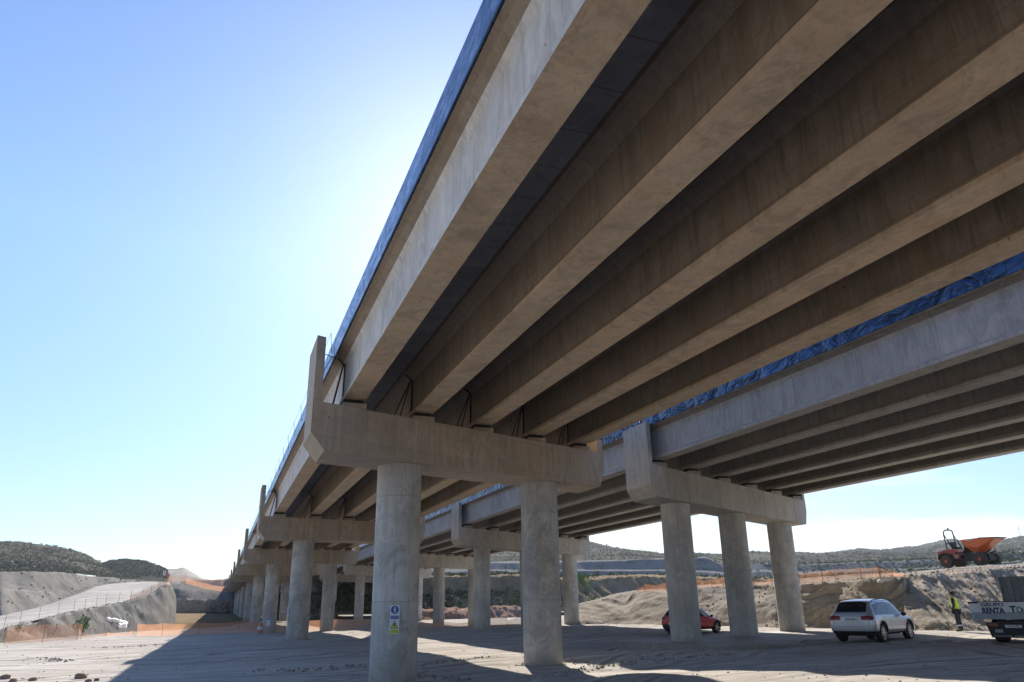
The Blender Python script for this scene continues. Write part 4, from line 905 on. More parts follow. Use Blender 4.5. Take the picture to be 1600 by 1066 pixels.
# ------------------------------------------------------------------ site dumper on the mound
MT['orange'] = paint('orange_paint', (.62, .13, .035), .1); MT['redd'] = paint('faded_red_paint', (.42, .07, .06), .1); MT['cream'] = plain('cream_panel', (.6, .55, .5), .6); MT['mudtyre'] = plain('muddy_tyre', (.07, .058, .045), .95, 0, .4); MT['hub'] = plain('orange_hub', (.5, .12, .04), .6, 0, .3)
def dumper():
    p = atd(1517, 886.5, 66); vf = Vector((p.x, p.y, 0)).normalized(); vr = Vector((vf.y, -vf.x, 0))
    h = vr*math.cos(R(33))-vf*math.sin(R(33)); hd_ = math.atan2(h.y, h.x)
    root = empty('dumper', W(p.x, p.y, p.z), hd_, label='orange site dumper with a raised skip and roll bar parked on top of the mound', cat='dumper')
    K = root
    bm = bmesh.new(); prism(bm, [(-1.95, y_, z_) for y_, z_ in ((-.62, .62), (.62, .62), (.62, 1.15), (-.62, 1.15))], [(-.95, y_, z_) for y_, z_ in ((-.72, .55), (.72, .55), (.72, 1.32), (-.72, 1.32))])
    box(bm, (-.95, -.72, .95), (-.55, .72, 1.28)); body = obj('engine_cover', bm, MT['redd'], K, bevel=.05)
    bm = bmesh.new(); box(bm, (-2.06, -.66, .50), (-1.94, .66, .98)); obj('rear_bumper', bm, MT['cream'], K, bevel=.03)
    bm = bmesh.new()
    for k in range(5): box(bm, (-2.075, -.4, .58+k*.08), (-2.055, .4, .61+k*.08))
    obj('grille', bm, MT['dark_steel'], body)
    bm = bmesh.new(); box(bm, (-1.9, -.34, .42), (1.75, .34, .62)); box(bm, (-.2, -.25, .55), (.25, .25, 1.15)); box(bm, (-1.35, -.62, .40), (-1.1, .62, .55)); box(bm, (1.2, -.62, .40), (1.45, .62, .55))
    prism(bm, [(.25, y, z) for y, z in ((-.3, .6), (.3, .6), (.3, 1.0), (-.3, 1.0))], [(1.7, y, z) for y, z in ((-.3, .6), (.3, .6), (.3, .85), (-.3, .85))]); obj('chassis', bm, MT['dark_steel'], K, bevel=.02)
    bm = bmesh.new(); box(bm, (-.62, -.62, 1.0), (.05, .62, 1.06)); prism(bm, [(.0, y, 1.0) for y in (-.5, .5)]+[(.08, y, 1.0) for y in (.5, -.5)], [(.15, y, 1.75) for y in (-.42, .42)]+[(.23, y, 1.75) for y in (.42, -.42)]); obj('dashboard', bm, MT['dark_steel'], K, bevel=.02)
    bm = bmesh.new(); box(bm, (-.95, -.26, 1.32), (-.48, .26, 1.46)); box(bm, (-1.05, -.26, 1.42), (-.93, .26, 1.85), Matrix.Rotation(R(-12), 3, 'Y')); obj('seat', bm, MT['trim'], K, bevel=.04)
    bm = bmesh.new(); tube(bm, [(.12, 0, 1.5), (-.12, 0, 1.72)], .025, 8)
    cpt = Vector((-.13, 0, 1.73)); ax = Vector((-.24, 0, .22)).normalized(); u = Vector((0, 1, 0)); v = ax.cross(u); tube(bm, [cpt+(u*math.cos(a)+v*math.sin(a))*.19 for a in [2*math.pi*q/20 for q in range(21)]], .018, 6); obj('steering_wheel', bm, MT['trim'], K, smooth=True)
    bm = bmesh.new()
    pts = []
    for sy in (-1, 1):
        leg = [(-1.15, sy*.55, 1.28), (-1.22, sy*.56, 2.45), (-1.20, sy*.50, 2.62), (-1.16, sy*.36, 2.72)]
        pts += leg if sy < 0 else leg[::-1]
    tube(bm, pts, .045, 10); tube(bm, [(-.62, -.58, 1.1), (-1.0, -.57, 1.9)], .03, 8); tube(bm, [(-.62, .58, 1.1), (-1.0, .57, 1.9)], .03, 8)
    tube(bm, [(-1.19, -.55, 1.75), (-1.19, .55, 1.75)], .03, 8)
    for sy in (-1, 1): tube(bm, [(-1.21, sy*.56, 2.4), (-.80, sy*.56, 1.6), (-.7, sy*.56, 1.3)], .03, 8)
    rb = obj('roll_bar', bm, MT['dark_steel'], K, smooth=True)
    bm = bmesh.new(); lathe(bm, [(.06, 0), (.06, .10), (.04, .14), (0, .15)], (-1.17, 0, 2.74), (0, 0, 1), 14); obj('beacon', bm, MT['rusty'], rb, smooth=True)
    # skip: outer shell, thick walled
    bm = bmesh.new()
    top = [(.12, -.78, 1.90), (1.55, -.92, 1.93), (2.62, -.62, 1.90), (2.62, .62, 1.90), (1.55, .92, 1.93), (.12, .78, 1.90)]
    low = [(.25, -.60, 1.45), (1.3, -.70, 1.28), (1.85, -.42, 1.42), (1.85, .42, 1.42), (1.3, .70, 1.28), (.25, .60, 1.45)]
    bot = [(.62, -.34, 1.02), (1.05, -.38, .92), (1.35, -.3, .98), (1.35, .3, .98), (1.05, .38, .92), (.62, .34, 1.02)]
    T_, L1, Bt = [[bm.verts.new(q) for q in z] for z in (top, low, bot)]
    inn = [bm.verts.new((1.2+(q[0]-1.2)*.95, q[1]*.94, q[2]-.005)) for q in top]; inb = [bm.verts.new((1.0+(q[0]-1.0)*.8, q[1]*.8, 1.30)) for q in low]
    for X_, Y_ in ((Bt, L1), (L1, T_), (T_, inn), (inn, inb)):
        for k in range(6): bm.faces.new((X_[k], X_[(k+1) % 6], Y_[(k+1) % 6], Y_[k]))
    bm.faces.new(Bt[::-1]); bm.faces.new(inb); sk = obj('skip', bm, MT['orange'], K, bevel=.015)
    bm = bmesh.new(); q0 = [(1.55, -.93, 1.93), (2.64, -.63, 1.90), (2.64, .63, 1.90), (1.55, .93, 1.93)]
    tube(bm, q0, .03, 6); box(bm, (1.75, -.5, 1.84), (2.6, .5, 1.90)); obj('spill_lip', bm, MT['dark_steel'], sk)
    bm = bmesh.new(); box(bm, (.55, -.885, 1.80), (1.1, -.862, 1.87), Matrix.Rotation(R(-6), 3, 'Z')); obj('name_strip', bm, MT['cream'], sk)
    bm = bmesh.new(); tube(bm, [(.35, .2, .75), (1.1, .2, 1.1)], .05, 8); tube(bm, [(.35, -.2, .75), (1.1, -.2, 1.1)], .05, 8); tube(bm, [(1.3, -.3, .8), (1.9, -.3, 1.1)], .04, 6); tube(bm, [(1.3, .3, .8), (1.9, .3, 1.1)], .04, 6); obj('lift_ram', bm, MT['dark_steel'], K, smooth=True)
    for wx in (-1.22, 1.32):
        for sy in (-1, 1):
            r = .47; bm = bmesh.new(); y0 = sy*.92
            lathe(bm, [(.22, .05), (.34, .0), (.43, .0), (r, .05), (r, .30), (.43, .35), (.30, .35)], (wx, y0, r), (0, -sy, 0), 28, close=True)
            for k in range(18):
                a = 2*math.pi*k/18; cc_ = Vector((wx+math.cos(a)*r, y0-sy*.17, r+math.sin(a)*r))
                box(bm, cc_-Vector((.03, .15, .025)), cc_+Vector((.03, .15, .025)), Matrix.Rotation(-a, 3, 'Y') @ Matrix.Rotation(R(18*sy), 3, 'X'))
            wh = obj('wheel', bm, MT['mudtyre'], K)
            bm = bmesh.new(); lathe(bm, [(0, .02), (.10, .02), (.12, .05), (.24, .06), (.26, .02), (.27, .09), (0, .10)], (wx, y0, r), (0, -sy, 0), 20, close=False); obj('rim', bm, MT['hub'], wh)
    for sy in (-1, 1):
        bm = bmesh.new(); a0 = [(-1.22+math.cos(a)*.56, math.sin(a)*.56+.47) for a in [R(15+q*15) for q in range(11)]]; a1 = [(-1.22+math.cos(a)*.60, math.sin(a)*.60+.47) for a in [R(15+q*15) for q in range(11)]]
        for k in range(10): prism(bm, [(a0[k][0], sy*.6, a0[k][1]), (a0[k+1][0], sy*.6, a0[k+1][1]), (a1[k+1][0], sy*.6, a1[k+1][1]), (a1[k][0], sy*.6, a1[k][1])], [(a0[k][0], sy*.95, a0[k][1]), (a0[k+1][0], sy*.95, a0[k+1][1]), (a1[k+1][0], sy*.95, a1[k+1][1]), (a1[k][0], sy*.95, a1[k][1])])
        obj('mudguard', bm, MT['dark_steel'], K)
    # shared ground under the wheels
    root.scale = (1.0,)*3
    return p
dp = dumper()

# ------------------------------------------------------------------ flatbed truck, seen from behind
MT['steelgrey'] = plain('galvanised_side', (.20, .21, .22), .55, .3, .25); MT['whitepanel'] = plain('white_panel', (.84, .85, .86), .6, 0, .08); MT['bluegrey'] = plain('blue_grey_panel', (.36, .41, .47), .6, 0, .1); MT['navy'] = plain('navy_ink', (.04, .05, .16), .6); MT['signgreen'] = plain('green_ink', (.12, .38, .08), .6)
def truck():
    z = -1.60; p = atz(1525, 1003, z); ang = R(22)
    root = empty('flatbed_truck', (0, 0, 0), ang, label='white dropside flatbed truck cut off by the right edge of the picture', cat='truck')
    rr = Vector((math.sin(ang), -math.cos(ang), 0))     # towards the viewer's right
    dep = p.dot(FW); mpp = dep/F
    c = p+rr*1.16; c.z = ground_z(c.x, c.y)
    root.location = W(c.x, c.y, c.z)
    K = root; k1 = mpp; k2 = 2.32/104
    hw = 1.16; zb = 34.5*k1; zt = 60*k1           # panel between these heights; local +x is forward, +y is left
    bm = bmesh.new(); prism(bm, [(-.05, y, zz) for y, zz in ((-hw, zb), (hw-.12, zb), (hw, zt), (-hw, zt))], [(.0, y, zz) for y, zz in ((-hw, zb), (hw-.12, zb), (hw, zt), (-hw, zt))]); tg = obj('tailgate', bm, MT['whitepanel'], K, bevel=.01)
    bm = bmesh.new(); prism(bm, [(-.056, y, zz) for y, zz in ((-hw, zb), (hw-.12, zb), (hw-.08, zb+.24), (-hw, zb+.24))], [(-.05, y, zz) for y, zz in ((-hw, zb), (hw-.12, zb), (hw-.08, zb+.24), (-hw, zb+.24))]); obj('lower_band', bm, MT['bluegrey'], tg)
    bm = bmesh.new(); box(bm, (-.07, hw-.34, zt-.05), (-.045, hw-.01, zt+.01)); box(bm, (-.075, -hw, zt-.012), (.02, hw, zt+.012)); obj('hinge', bm, MT['dark_steel'], tg)
    rot = (R(90), 0, R(-90))
    text('GRUPO', 7*k1, tg, (-.062, hw-19*k2, zt-4.6*k1), rot, MT['navy'], 'lettering', .004, .003, 'LEFT', 1.35)
    text('RENTA', 11.5*k1, tg, (-.062, hw-19*k2, zt-13.2*k1), rot, MT['navy'], 'lettering', .012, .003, 'LEFT', .86)
    text('T', 12.5*k1, tg, (-.062, hw-60*k2, zt-11.5*k1), rot, MT['navy'], 'lettering', .014, .003, 'LEFT', 1)
    text('A', 12.5*k1, tg, (-.062, hw-79*k2, zt-11.5*k1), rot, MT['navy'], 'lettering', .014, .003, 'LEFT', 1)
    for q in range(3):            # green ring of three arrows standing for the O
        bm = bmesh.new(); cy_ = hw-73*k2; cz_ = zt-12*k1; a0 = R(120*q+10); n = 6; r1, r2 = 2.6*k1, 4.8*k1
        for e in range(n):
            b0 = a0+R(85)*e/n; b1 = a0+R(85)*(e+1)/n
            prism(bm, [(-.06, cy_+math.cos(b)*r, cz_+math.sin(b)*r) for b, r in ((b0, r1), (b0, r2), (b1, r2), (b1, r1))], [(-.0565, cy_+math.cos(b)*r, cz_+math.sin(b)*r) for b, r in ((b0, r1), (b0, r2), (b1, r2), (b1, r1))])
        b0 = a0+R(85); b1 = a0+R(112)
        prism(bm, [(-.06, cy_+math.cos(b)*r, cz_+math.sin(b)*r) for b, r in ((b0, r1*.7), (b0, r2*1.15), (b1, (r1+r2)/2))], [(-.0565, cy_+math.cos(b)*r, cz_+math.sin(b)*r) for b, r in ((b0, r1*.7), (b0, r2*1.15), (b1, (r1+r2)/2))])
        obj('emblem', bm, MT['signgreen'] if q != 1 else MT['navy'], tg)
    bm = bmesh.new(); box(bm, (.0, -hw+.03, zb+.03), (4.3, hw-.15, zb+.13)); obj('bed', bm, MT['steelgrey'], K)
    for sg in (1, -1):
        bm = bmesh.new(); y = sg*(hw-.05); box(bm, (.003, min(y, y-sg*.05), zb+.02), (4.3, max(y, y-sg*.05), zt-.03)); obj('side_board', bm, MT['whitepanel'], K, bevel=.01)
    # corrugated grey container panel standing on the bed
    bm = bmesh.new(); yl = hw-50*k2; z1 = zt+36*k1
    for q in range(9):
        y1_ = yl-q*.19; box(bm, (.35+(.0 if q % 2 else .03), y1_-.15, zb+.13), (.42, y1_, z1))
        box(bm, (.39, y1_-.19, zb+.13), (.42, y1_-.15, z1))
    box(bm, (.33, yl-1.7, z1-.05), (.44, yl+.03, z1+.02)); box(bm, (.33, yl, zb+.13), (.44, yl+.05, z1)); obj('load_gate', bm, MT['steelgrey'], K)
    bm = bmesh.new(); prism(bm, [(-.02, y, zz) for y, zz in ((-1.0, 8*k1), (1.02-.55+.12, 8*k1), (.72, 30*k1), (-1.0, 30*k1))], [(.12, y, zz) for y, zz in ((-1.0, 8*k1), (1.02-.55+.12, 8*k1), (.72, 30*k1), (-1.0, 30*k1))]); lp = obj('underrun_panel', bm, MT['trim'], K, bevel=.01)
    for y0, w in ((.62, .30), (-.5, .3)):
        bm = bmesh.new(); box(bm, (-.06, y0-w, 24*k1), (-.03, y0, 29*k1)); obj('tail_light', bm, MT['tail'], K, bevel=.008)
    bm = bmesh.new(); box(bm, (-.045, -.42, 22.5*k1), (-.03, .1, 26.5*k1)); pl = obj('number_plate', bm, MT['plate'], K, bevel=.005); text('7476 LPH', .09, pl, (-.048, -.16, 24.5*k1), rot, MT['ink'], 'plate_number', .001)
    bm = bmesh.new(); box(bm, (-.035, .2, 15.5*k1), (-.022, .45, 20*k1)); obj('reflector', bm, MT['bluegrey'], lp)
    bm = bmesh.new(); box(bm, (-.033, -.05, 9.5*k1), (-.0215, .52, 11.5*k1)); box(bm, (-.033, -.9, 9.5*k1), (-.0215, -.15, 11.5*k1)); obj('warning_strip', bm, MT['steelgrey'], lp)
    bm = bmesh.new(); box(bm, (.1, -.4, .55), (4.4, .4, .75)); obj('chassis', bm, MT['dark_steel'], K)
    for wx, ys in ((.95, (-.78, .62)), (4.6, (-.8, .8))):
        for y0 in ys:
            sg = 1 if y0 > 0 else -1; bm = bmesh.new(); lathe(bm, [(.2, .03), (.34, .0), (.40, .03), (.41, .06), (.41, .38), (.34, .42), (.2, .42)], (wx, y0+sg*.12, .41), (0, -sg, 0), 26); wh = obj('wheel', bm, MT['tyre'], K, smooth=True)
            bm = bmesh.new(); lathe(bm, [(0, -.01), (.08, -.01), (.1, .05), (.2, .02), (0, .05)], (wx, y0+sg*.12, .41), (0, -sg, 0), 16, close=False); obj('rim', bm, MT['rim'], wh)
    bm = bmesh.new(); prism(bm, [(4.5, y, zz) for y, zz in ((-1, .5), (1, .5), (1, 2.3), (-1, 2.3))], [(6.1, y, zz) for y, zz in ((-1, .5), (1, .5), (.98, 1.25), (-.98, 1.25))]); obj('cab', bm, MT['white'], K, bevel=.06)
truck()

# ------------------------------------------------------------------ person in a hi-vis vest
def skin(name, edges, rad, mat, parent, sub=2, root_i=0):
    ids = sorted(rad); ix = {k: i for i, k in enumerate(ids)}
    me = bpy.data.meshes.new(name); me.from_pydata([rad[k][0] for k in ids], [(ix[a], ix[b]) for a, b in edges], []); o = bpy.data.objects.new(name, me); COL.objects.link(o)
    md = o.modifiers.new('s', 'SKIN'); md.use_smooth_shade = True; sm = o.modifiers.new('u', 'SUBSURF'); sm.levels = sm.render_levels = sub
    sv = me.skin_vertices[0].data
    for k in ids:
        r = rad[k][1]; sv[ix[k]].radius = r if isinstance(r, tuple) else (r, r); sv[ix[k]].use_root = (ix[k] == root_i) if isinstance(root_i, int) else (k == root_i)
    dg = bpy.context.evaluated_depsgraph_get(); dg.update(); m2 = bpy.data.meshes.new_from_object(o.evaluated_get(dg)); bpy.data.objects.remove(o)
    m2.materials.clear(); return link(name, m2, mat, parent, smooth=True)
MT['skin'] = plain('skin', (.42, .25, .18), .6, 0, .05); MT['hair'] = plain('black_hair', (.015, .013, .012), .7); MT['vest'] = plain('yellow_vest', (.55, .75, .04), .7, 0, .15, 3); MT['navycloth'] = plain('navy_cloth', (.025, .03, .05), .9, 0, .3, 9); MT['reflect'] = plain('reflective_band', (.6, .6, .6), .4); MT['boot'] = plain('work_boot', (.04, .032, .025), .8)
def person():
    p = gpt(1501, 987.5); vr = Vector((RT.x, RT.y, 0)).normalized(); vf = Vector((FW.x, FW.y, 0)).normalized()
    f = -vr*.75+vf*.66; root = empty('person', W(p.x, p.y, ground_z(p.x, p.y)), math.atan2(f.y, f.x), label='person in a yellow hi-vis vest and dark trousers standing with back to the camera', cat='person')
    # local: +x forward (facing), +y left
    Pn = {}
    def j(k, x, y, z, r): Pn[k] = ((x, y, z), r)
    j('a_pel', 0, 0, .93, (.15, .12)); j('spine', .02, 0, 1.10, (.145, .105)); j('chest', .045, 0, 1.30, (.165, .115)); j('neck0', .05, 0, 1.44, (.075, .07)); j('neck1', .07, 0, 1.50, .055); j('head0', .085, 0, 1.555, (.068, .08)); j('head1', .085, 0, 1.63, (.078, .095)); j('head2', .08, 0, 1.70, (.06, .075))
    E_ = [('a_pel', 'spine'), ('spine', 'chest'), ('chest', 'neck0'), ('neck0', 'neck1'), ('neck1', 'head0'), ('head0', 'head1'), ('head1', 'head2')]
    for s_, n in ((1, 'L'), (-1, 'R')):
        j('hip'+n, 0, s_*.09, .88, .088); j('knee'+n, .03 if s_ > 0 else -.02, s_*.095, .49, .058); j('ank'+n, -.02 if s_ > 0 else -.07, s_*.10, .09, .04); j('toe'+n, .13 if s_ > 0 else .08, s_*.12, .035, .032)
        j('sho'+n, .045, s_*.185, 1.40, .062); j('elb'+n, .0, s_*.25, 1.12, .045); j('wri'+n, .14, s_*.20, .93, .028); j('palm'+n, .20, s_*.185, .90, (.036, .018))
        E_ += [('a_pel', 'hip'+n), ('hip'+n, 'knee'+n), ('knee'+n, 'ank'+n), ('ank'+n, 'toe'+n), ('chest', 'sho'+n), ('sho'+n, 'elb'+n), ('elb'+n, 'wri'+n), ('wri'+n, 'palm'+n)]
        for q, (dy, ln) in enumerate(((-.027, .065), (-.009, .075), (.009, .07), (.027, .055))):
            j('f%d'%q+n, .225, s_*.185+dy, .895, .009); j('g%d'%q+n, .225+ln*.5, s_*.185+dy, .88, .008); j('h%d'%q+n, .22+ln*.7, s_*.185+dy, .85, .007)
            E_ += [('palm'+n, 'f%d'%q+n), ('f%d'%q+n, 'g%d'%q+n), ('g%d'%q+n, 'h%d'%q+n)]
        j('t0'+n, .185, s_*.145, .90, .011); j('t1'+n, .215, s_*.125, .89, .009); E_ += [('wri'+n, 't0'+n), ('t0'+n, 't1'+n)]
    j('nose', .185, 0, 1.63, .012); j('nose0', .16, 0, 1.64, .02); E_ += [('head1', 'nose0'), ('nose0', 'nose')]
    j('earL', .08, .088, 1.63, .014); j('earR', .08, -.088, 1.63, .014); E_ += [('head1', 'earL'), ('head1', 'earR')]
    skin('body', E_, Pn, MT['skin'], root, 2, 'a_pel')
    tr = {k: (Pn[k][0], Pn[k][1]+.02) for k in ('hipL', 'kneeL', 'ankL', 'hipR', 'kneeR', 'ankR')}; tr['a_pel'] = (Pn['a_pel'][0], (.168, .138))
    skin('trousers', [(a, b) for a, b in E_ if a in tr and b in tr], tr, MT['navycloth'], root, 2, 'a_pel')
    for s_, n in ((1, 'L'), (-1, 'R')):
        a = Vector(Pn['ank'+n][0]); kn = Vector(Pn['knee'+n][0]); q = a.lerp(kn, .42); d = (kn-a).normalized(); bm = bmesh.new(); tube(bm, [q-d*.03, q+d*.03], .082, 16); obj('reflective_band', bm, MT['reflect'], root, smooth=True)
        t = Vector(Pn['toe'+n][0]); skin('boot', [('a', 'b'), ('b', 'c'), ('c', 'd')], {'a': ((a.x, a.y, .16), .055), 'b': ((a.x-.01, a.y, .06), .055), 'c': ((t.x-.04, t.y, .045), .045), 'd': ((t.x+.04, t.y, .04), .038)}, MT['boot'], root, 2, 'a')
    sl_ = {k: (Pn[k][0], Pn[k][1]+.017) for k in ('shoL', 'elbL', 'shoR', 'elbR')}; sl_['wriL'] = (Pn['wriL'][0], .045); sl_['wriR'] = (Pn['wriR'][0], .045); sl_['chest'] = (Pn['chest'][0], (.175, .125)); sl_['spine'] = (Pn['spine'][0], (.158, .12)); sl_['neck0'] = (Pn['neck0'][0], .075)
    skin('jacket', [(a, b) for a, b in E_ if a in sl_ and b in sl_], sl_, MT['navycloth'], root, 2, 'chest')
    vs = {'hem': ((-.005, 0, .86), (.195, .16)), 'w': ((.01, 0, 1.05), (.185, .15)), 'c': ((.04, 0, 1.28), (.205, .155)), 's': ((.045, 0, 1.42), (.15, .11)), 'sl': ((.045, .13, 1.415), .082), 'sr': ((.045, -.13, 1.415), .082)}
    v_ = skin('vest', [('hem', 'w'), ('w', 'c'), ('c', 's'), ('s', 'sl'), ('s', 'sr')], vs, MT['vest'], root, 2, 'c')
    bm = bmesh.new(); bmesh.ops.create_icosphere(bm, subdivisions=3, radius=1)
    for v in bm.verts:
        n_ = noise.noise(v.co*3)*.05; v.co = Vector((v.co.x*(.105+n_), v.co.y*(.093+n_), v.co.z*(.115+n_)))+Vector((.068, 0, 1.655))
        if v.co.x > .14 and v.co.z < 1.70: v.co.x = .12
    obj('hair', bm, MT['hair'], root, smooth=True)
person()

# ------------------------------------------------------------------ signs on columns
MT['signwhite'] = plain('sign_white', (.62, .64, .68), .5, 0, .04); MT['signblue'] = plain('sign_blue', (.05, .07, .30), .5, 0, .05); MT['signyellow'] = plain('sign_yellow', (.62, .58, .04), .5, 0, .05)
def col_sign(cx, cy_, px, row, w, h, label, full=True):
    d = ray(px, row); a = d.x**2+d.y**2; b = -2*(d.x*cx+d.y*cy_); c = cx*cx+cy_*cy_-.715**2; t = (-b-math.sqrt(max(b*b-4*a*c, 0)))/(2*a); p = d*t
    n = Vector((p.x-cx, p.y-cy_, 0)).normalized(); root = empty('safety_sign', W(p.x, p.y, p.z)+n*.012, math.atan2(n.y, n.x), label=label, cat='sign')
    def rect(nm, y0, y1, z0, z1, x0, x1, m, par=root):
        bm = bmesh.new(); box(bm, (x0, y0, z0), (x1, y1, z1)); return obj(nm, bm, m, par)
    rect('panel', -w/2, w/2, -h/2, h/2, -.002, .006, MT['signwhite'])
    r = w*.40; zc = h/2-w*.47
    bm = bmesh.new(); lathe(bm, [(r, .0062), (r, .0085)], (0, 0, zc), (1, 0, 0), 28); cr_ = obj('blue_disc', bm, MT['signblue'], root)
    bm = bmesh.new(); lathe(bm, [(r*.2, 0), (r*.2, .002)], (.0088, 0, zc+r*.5), (1, 0, 0), 14)
    for q in ([(-.14, .3), (.14, .3), (.18, -.2), (-.18, -.2)], [(-.42, .12), (.42, .2), (.42, .05), (-.42, -.02)], [(-.17, -.18), (-.02, -.18), (-.12, -.75), (-.3, -.72)], [(.02, -.18), (.17, -.18), (.32, -.68), (.16, -.74)]):
        prism(bm, [(.0088, a_*r, zc+b_*r) for a_, b_ in q], [(.0108, a_*r, zc+b_*r) for a_, b_ in q])
    obj('worker_symbol', bm, MT['signwhite'], cr_)
    if not full: return
    z0 = h/2-w*1.36; rect('text_band', -w*.42, w*.42, z0, z0+w*.32, .0062, .0085, MT['signblue'])
    tr = [(-.40*w, -h/2+.52*w), (.40*w, -h/2+.52*w), (0, -h/2+1.30*w)]
    bm = bmesh.new(); prism(bm, [(.0062, a_, b_) for a_, b_ in tr], [(.0085, a_, b_) for a_, b_ in tr]); tb = obj('warning_triangle', bm, MT['ink'], root)
    cxx, czz = 0, (tr[0][1]*2+tr[2][1])/3; ti = [((a_)*.78, czz+(b_-czz)*.78) for a_, b_ in tr]
    bm = bmesh.new(); prism(bm, [(.0088, a_, b_) for a_, b_ in ti], [(.0105, a_, b_) for a_, b_ in ti]); obj('yellow_field', bm, MT['signyellow'], tb)
    bm = bmesh.new(); sy = [(-.02, .24), (.10, .26), (.03, .02), (.09, .03), (-.06, -.20), (-.03, -.02), (-.09, -.03)]
    prism(bm, [(.0108, a_*w, czz+b_*w) for a_, b_ in sy], [(.0125, a_*w, czz+b_*w) for a_, b_ in sy]); obj('falling_symbol', bm, MT['ink'], tb)
    rect('text_band', -w*.44, w*.44, -h/2+.06*w, -h/2+.42*w, .0062, .0085, MT['signyellow'])
    for zz, m in ((z0+.20*w, MT['signwhite']), (z0+.09*w, MT['signwhite']), (-h/2+.29*w, MT['ink']), (-h/2+.17*w, MT['ink'])):
        for q in range(5): rect('print_mark', (-.36+q*.15)*w, (-.36+q*.15+.11)*w, zz, zz+.035*w, .0088, .0100, m)
cs_, sn_ = math.cos(PHI1), math.sin(PHI1)
def colpos(i, s, br=1): return (1.964+s*cs_, 21.258+i*L0+s*sn_+1.05) if br == 1 else (17.582+s*cs_, 29.452+i*L0+s*sn_+1.095)
col_sign(*colpos(0, 3.499), 616.5, 968, .285, .80, 'blue and yellow safety sign on the nearest column, facing the camera')
def col_sign_az(cx, cy_, z, az_, w, h, label, full=True):
    n = Vector((math.cos(az_), math.sin(az_), 0)); far_ = Vector((cx, cy_, z))+n*5
    d = Vector((cx, cy_, z))+n*.715; root_before = set(bpy.data.objects)
    # reuse the column sign and turn it to face n
    col_sign(cx, cy_, *_pix(d), w, h, label, full)
    nw = [o for o in bpy.data.objects if o not in root_before and o.get('category') == 'sign'][0]
    nw.location = W(d.x, d.y, d.z)+n*.012; nw.rotation_euler = (0, 0, az_)
def _pix(p):
    k = p.dot(FW); return 800+F*p.dot(RT)/k, 533-F*p.dot(UP)/k
cA = colpos(1, 3.499); col_sign_az(cA[0], cA[1], -.45, R(196), .285, .80, 'tall safety sign seen almost edge-on at the left side of the second front column')
cB = colpos(2, 3.499); col_sign_az(cB[0], cB[1], -1.35, R(262), .32, .80, 'small pale safety sign low on the third column of the left row', False)

# ------------------------------------------------------------------ small things
bm = bmesh.new(); lathe(bm, [(.0, 0), (.27, 0), (.27, .33), (.0, .33)], (0, 0, 0), (0, 0, 1), 20)
p = gpt(406, 989.5); rt_ = empty('warning_barrel', W(p.x, p.y, ground_z(p.x, p.y)), label='small orange and white warning barrel standing between the left columns', cat='barrel')
obj('drum', bm, MT['orange'], rt_, smooth=True)
bm = bmesh.new(); lathe(bm, [(.0, .332), (.272, .332), (.272, .62), (.0, .62)], (0, 0, 0), (0, 0, 1), 20); obj('white_band', bm, MT['signwhite'], rt_, smooth=True)
bm = bmesh.new(); lathe(bm, [(.0, .622), (.27, .622), (.25, .90), (.0, .92)], (0, 0, 0), (0, 0, 1), 20); obj('drum_top', bm, MT['orange'], rt_, smooth=True)
for px, row, h, lb in ((255, 910, 1.9, 'white marker post standing on the crest of the haul road'), (262.5, 910.5, 1.4, 'thin red marker post right of the white one on the haul road crest')):
    p = atd(px, row, 148); rt_ = empty('marker_post', W(*p), label=lb, cat='marker post')
    bm = bmesh.new(); tube(bm, [(0, 0, -.4), (0, 0, h)], .05, 6); obj('post', bm, MT['rusty'], rt_)
    bm = bmesh.new(); box(bm, (-.2, -.03, h-.75), (.2, .03, h)); obj('marker_plate', bm, MT['signwhite'] if px < 260 else MT['orange'], rt_, bevel=.01)
def sheet(pts, label, w=.55):
    V = []; Fc = []
    for i, q in enumerate(pts):
        for jx in range(5):
            v = (jx/4-.5)*w; V.append(q+Vector((.05*fbm(i, jx, 1), .25*v, v*.85+.05+.4*w*fbm(i*1.7, jx*1.3, 4, 3))))
    for i in range(len(pts)-1):
        for jx in range(4): a = i*5+jx; Fc.append((a, a+5, a+6, a+1))
    o = from_py('plastic_sheet', V, Fc, MT['white'], smooth=True, label=label, cat='plastic sheet')
    m = o.modifiers.new('t', 'SOLIDIFY'); m.thickness = .02
def onemb(px, row):     # a point on the embankment face along a sight line
    best = None; d = ray(px, row)
    hit = EMB.ray_cast(W(0, 0, 0), d.normalized()); return hit[0]+Vector((0, 0, .03))-d.normalized()*.12 if hit[0] is not None else W(*atd(px, row, 84))
def bvh_of(surf): V, n, m = surf; return BVHTree.FromPolygons(V, [(i*m+j_, (i+1)*m+j_, (i+1)*m+j_+1, i*m+j_+1) for i in range(n-1) for j_ in range(m-1)])
EMB = bvh_of(SURF['embankment'][0])
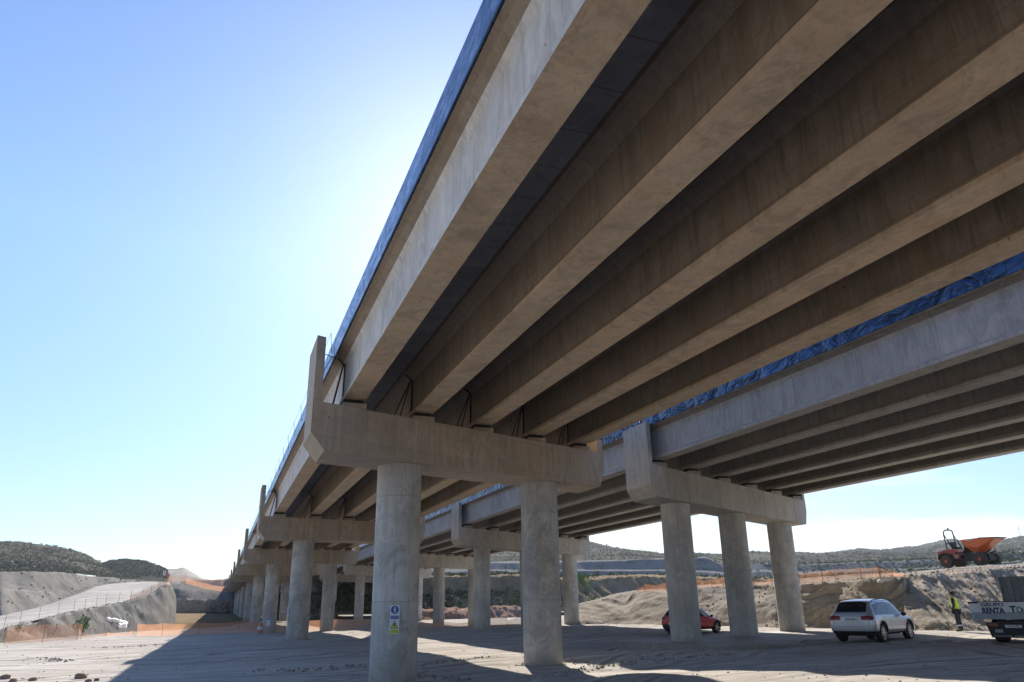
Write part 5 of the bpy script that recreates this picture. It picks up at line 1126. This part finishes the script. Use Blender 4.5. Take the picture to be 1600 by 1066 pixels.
sheet([onemb(165+i*2.9, 968.5+.5*i+.4*math.sin(i*2.1)) for i in range(13)], 'upper long strip of white plastic sheeting on the embankment', .42)
sheet([onemb(184+i*2.0, 979.5+.5*math.sin(i*1.7)) for i in range(8)], 'lower crumpled piece of white plastic sheeting on the embankment', .6)
EMB = bvh_of(SURF['earth_mound'][2]); sheet([onemb(1371+i*2.2, 911.5-.55*i) for i in range(12)], 'white plastic sheet draped over the edge of the brown cut face', .16)
# far lattice tower on the right skyline
p = atd(1595, 841, 880); rt_ = empty('power_pylon', W(*p), R(30), label='tiny lattice tower on the far skyline at the right edge', cat='pylon')
bm = bmesh.new(); Hh = 11
for sx, sy in ((1, 1), (1, -1), (-1, 1), (-1, -1)): tube(bm, [(sx*1.1, sy*1.1, -1), (sx*.2, sy*.2, Hh)], .09, 4)
for k in range(6):
    z0 = Hh*k/6; z1 = Hh*(k+1)/6; a0 = 1.1-.9*k/6; a1 = 1.1-.9*(k+1)/6
    for (ax_, ay_), (bx_, by_) in (((1, 1), (1, -1)), ((1, -1), (-1, -1)), ((-1, -1), (-1, 1)), ((-1, 1), (1, 1))): tube(bm, [(ax_*a0, ay_*a0, z0), (bx_*a1, by_*a1, z1)], .05, 4)
obj('tower', bm, MT['steelgrey'], rt_)
bm = bmesh.new(); tube(bm, [(-3, 0, Hh*.82), (3, 0, Hh*.82)], .1, 4); tube(bm, [(-2, 0, Hh*.95), (2, 0, Hh*.95)], .1, 4); obj('cross_arm', bm, MT['steelgrey'], rt_)

# ------------------------------------------------------------------ air
bm = bmesh.new(); box(bm, (-900, -200, -25), (1600, 2100, 75))
hm_ = bpy.data.materials.new('haze_air'); hm_.use_nodes = True; tt = hm_.node_tree; tt.nodes.clear()
pv = tt.nodes.new('ShaderNodeVolumePrincipled'); pv.inputs['Color'].default_value = (.82, .90, 1, 1); pv.inputs['Density'].default_value = .00016; pv.inputs['Anisotropy'].default_value = .2
oo = tt.nodes.new('ShaderNodeOutputMaterial'); tt.links.new(pv.outputs[0], oo.inputs['Volume'])
obj('haze', bm, hm_, kind='stuff', label='thin air haze over the far hills', cat='haze')
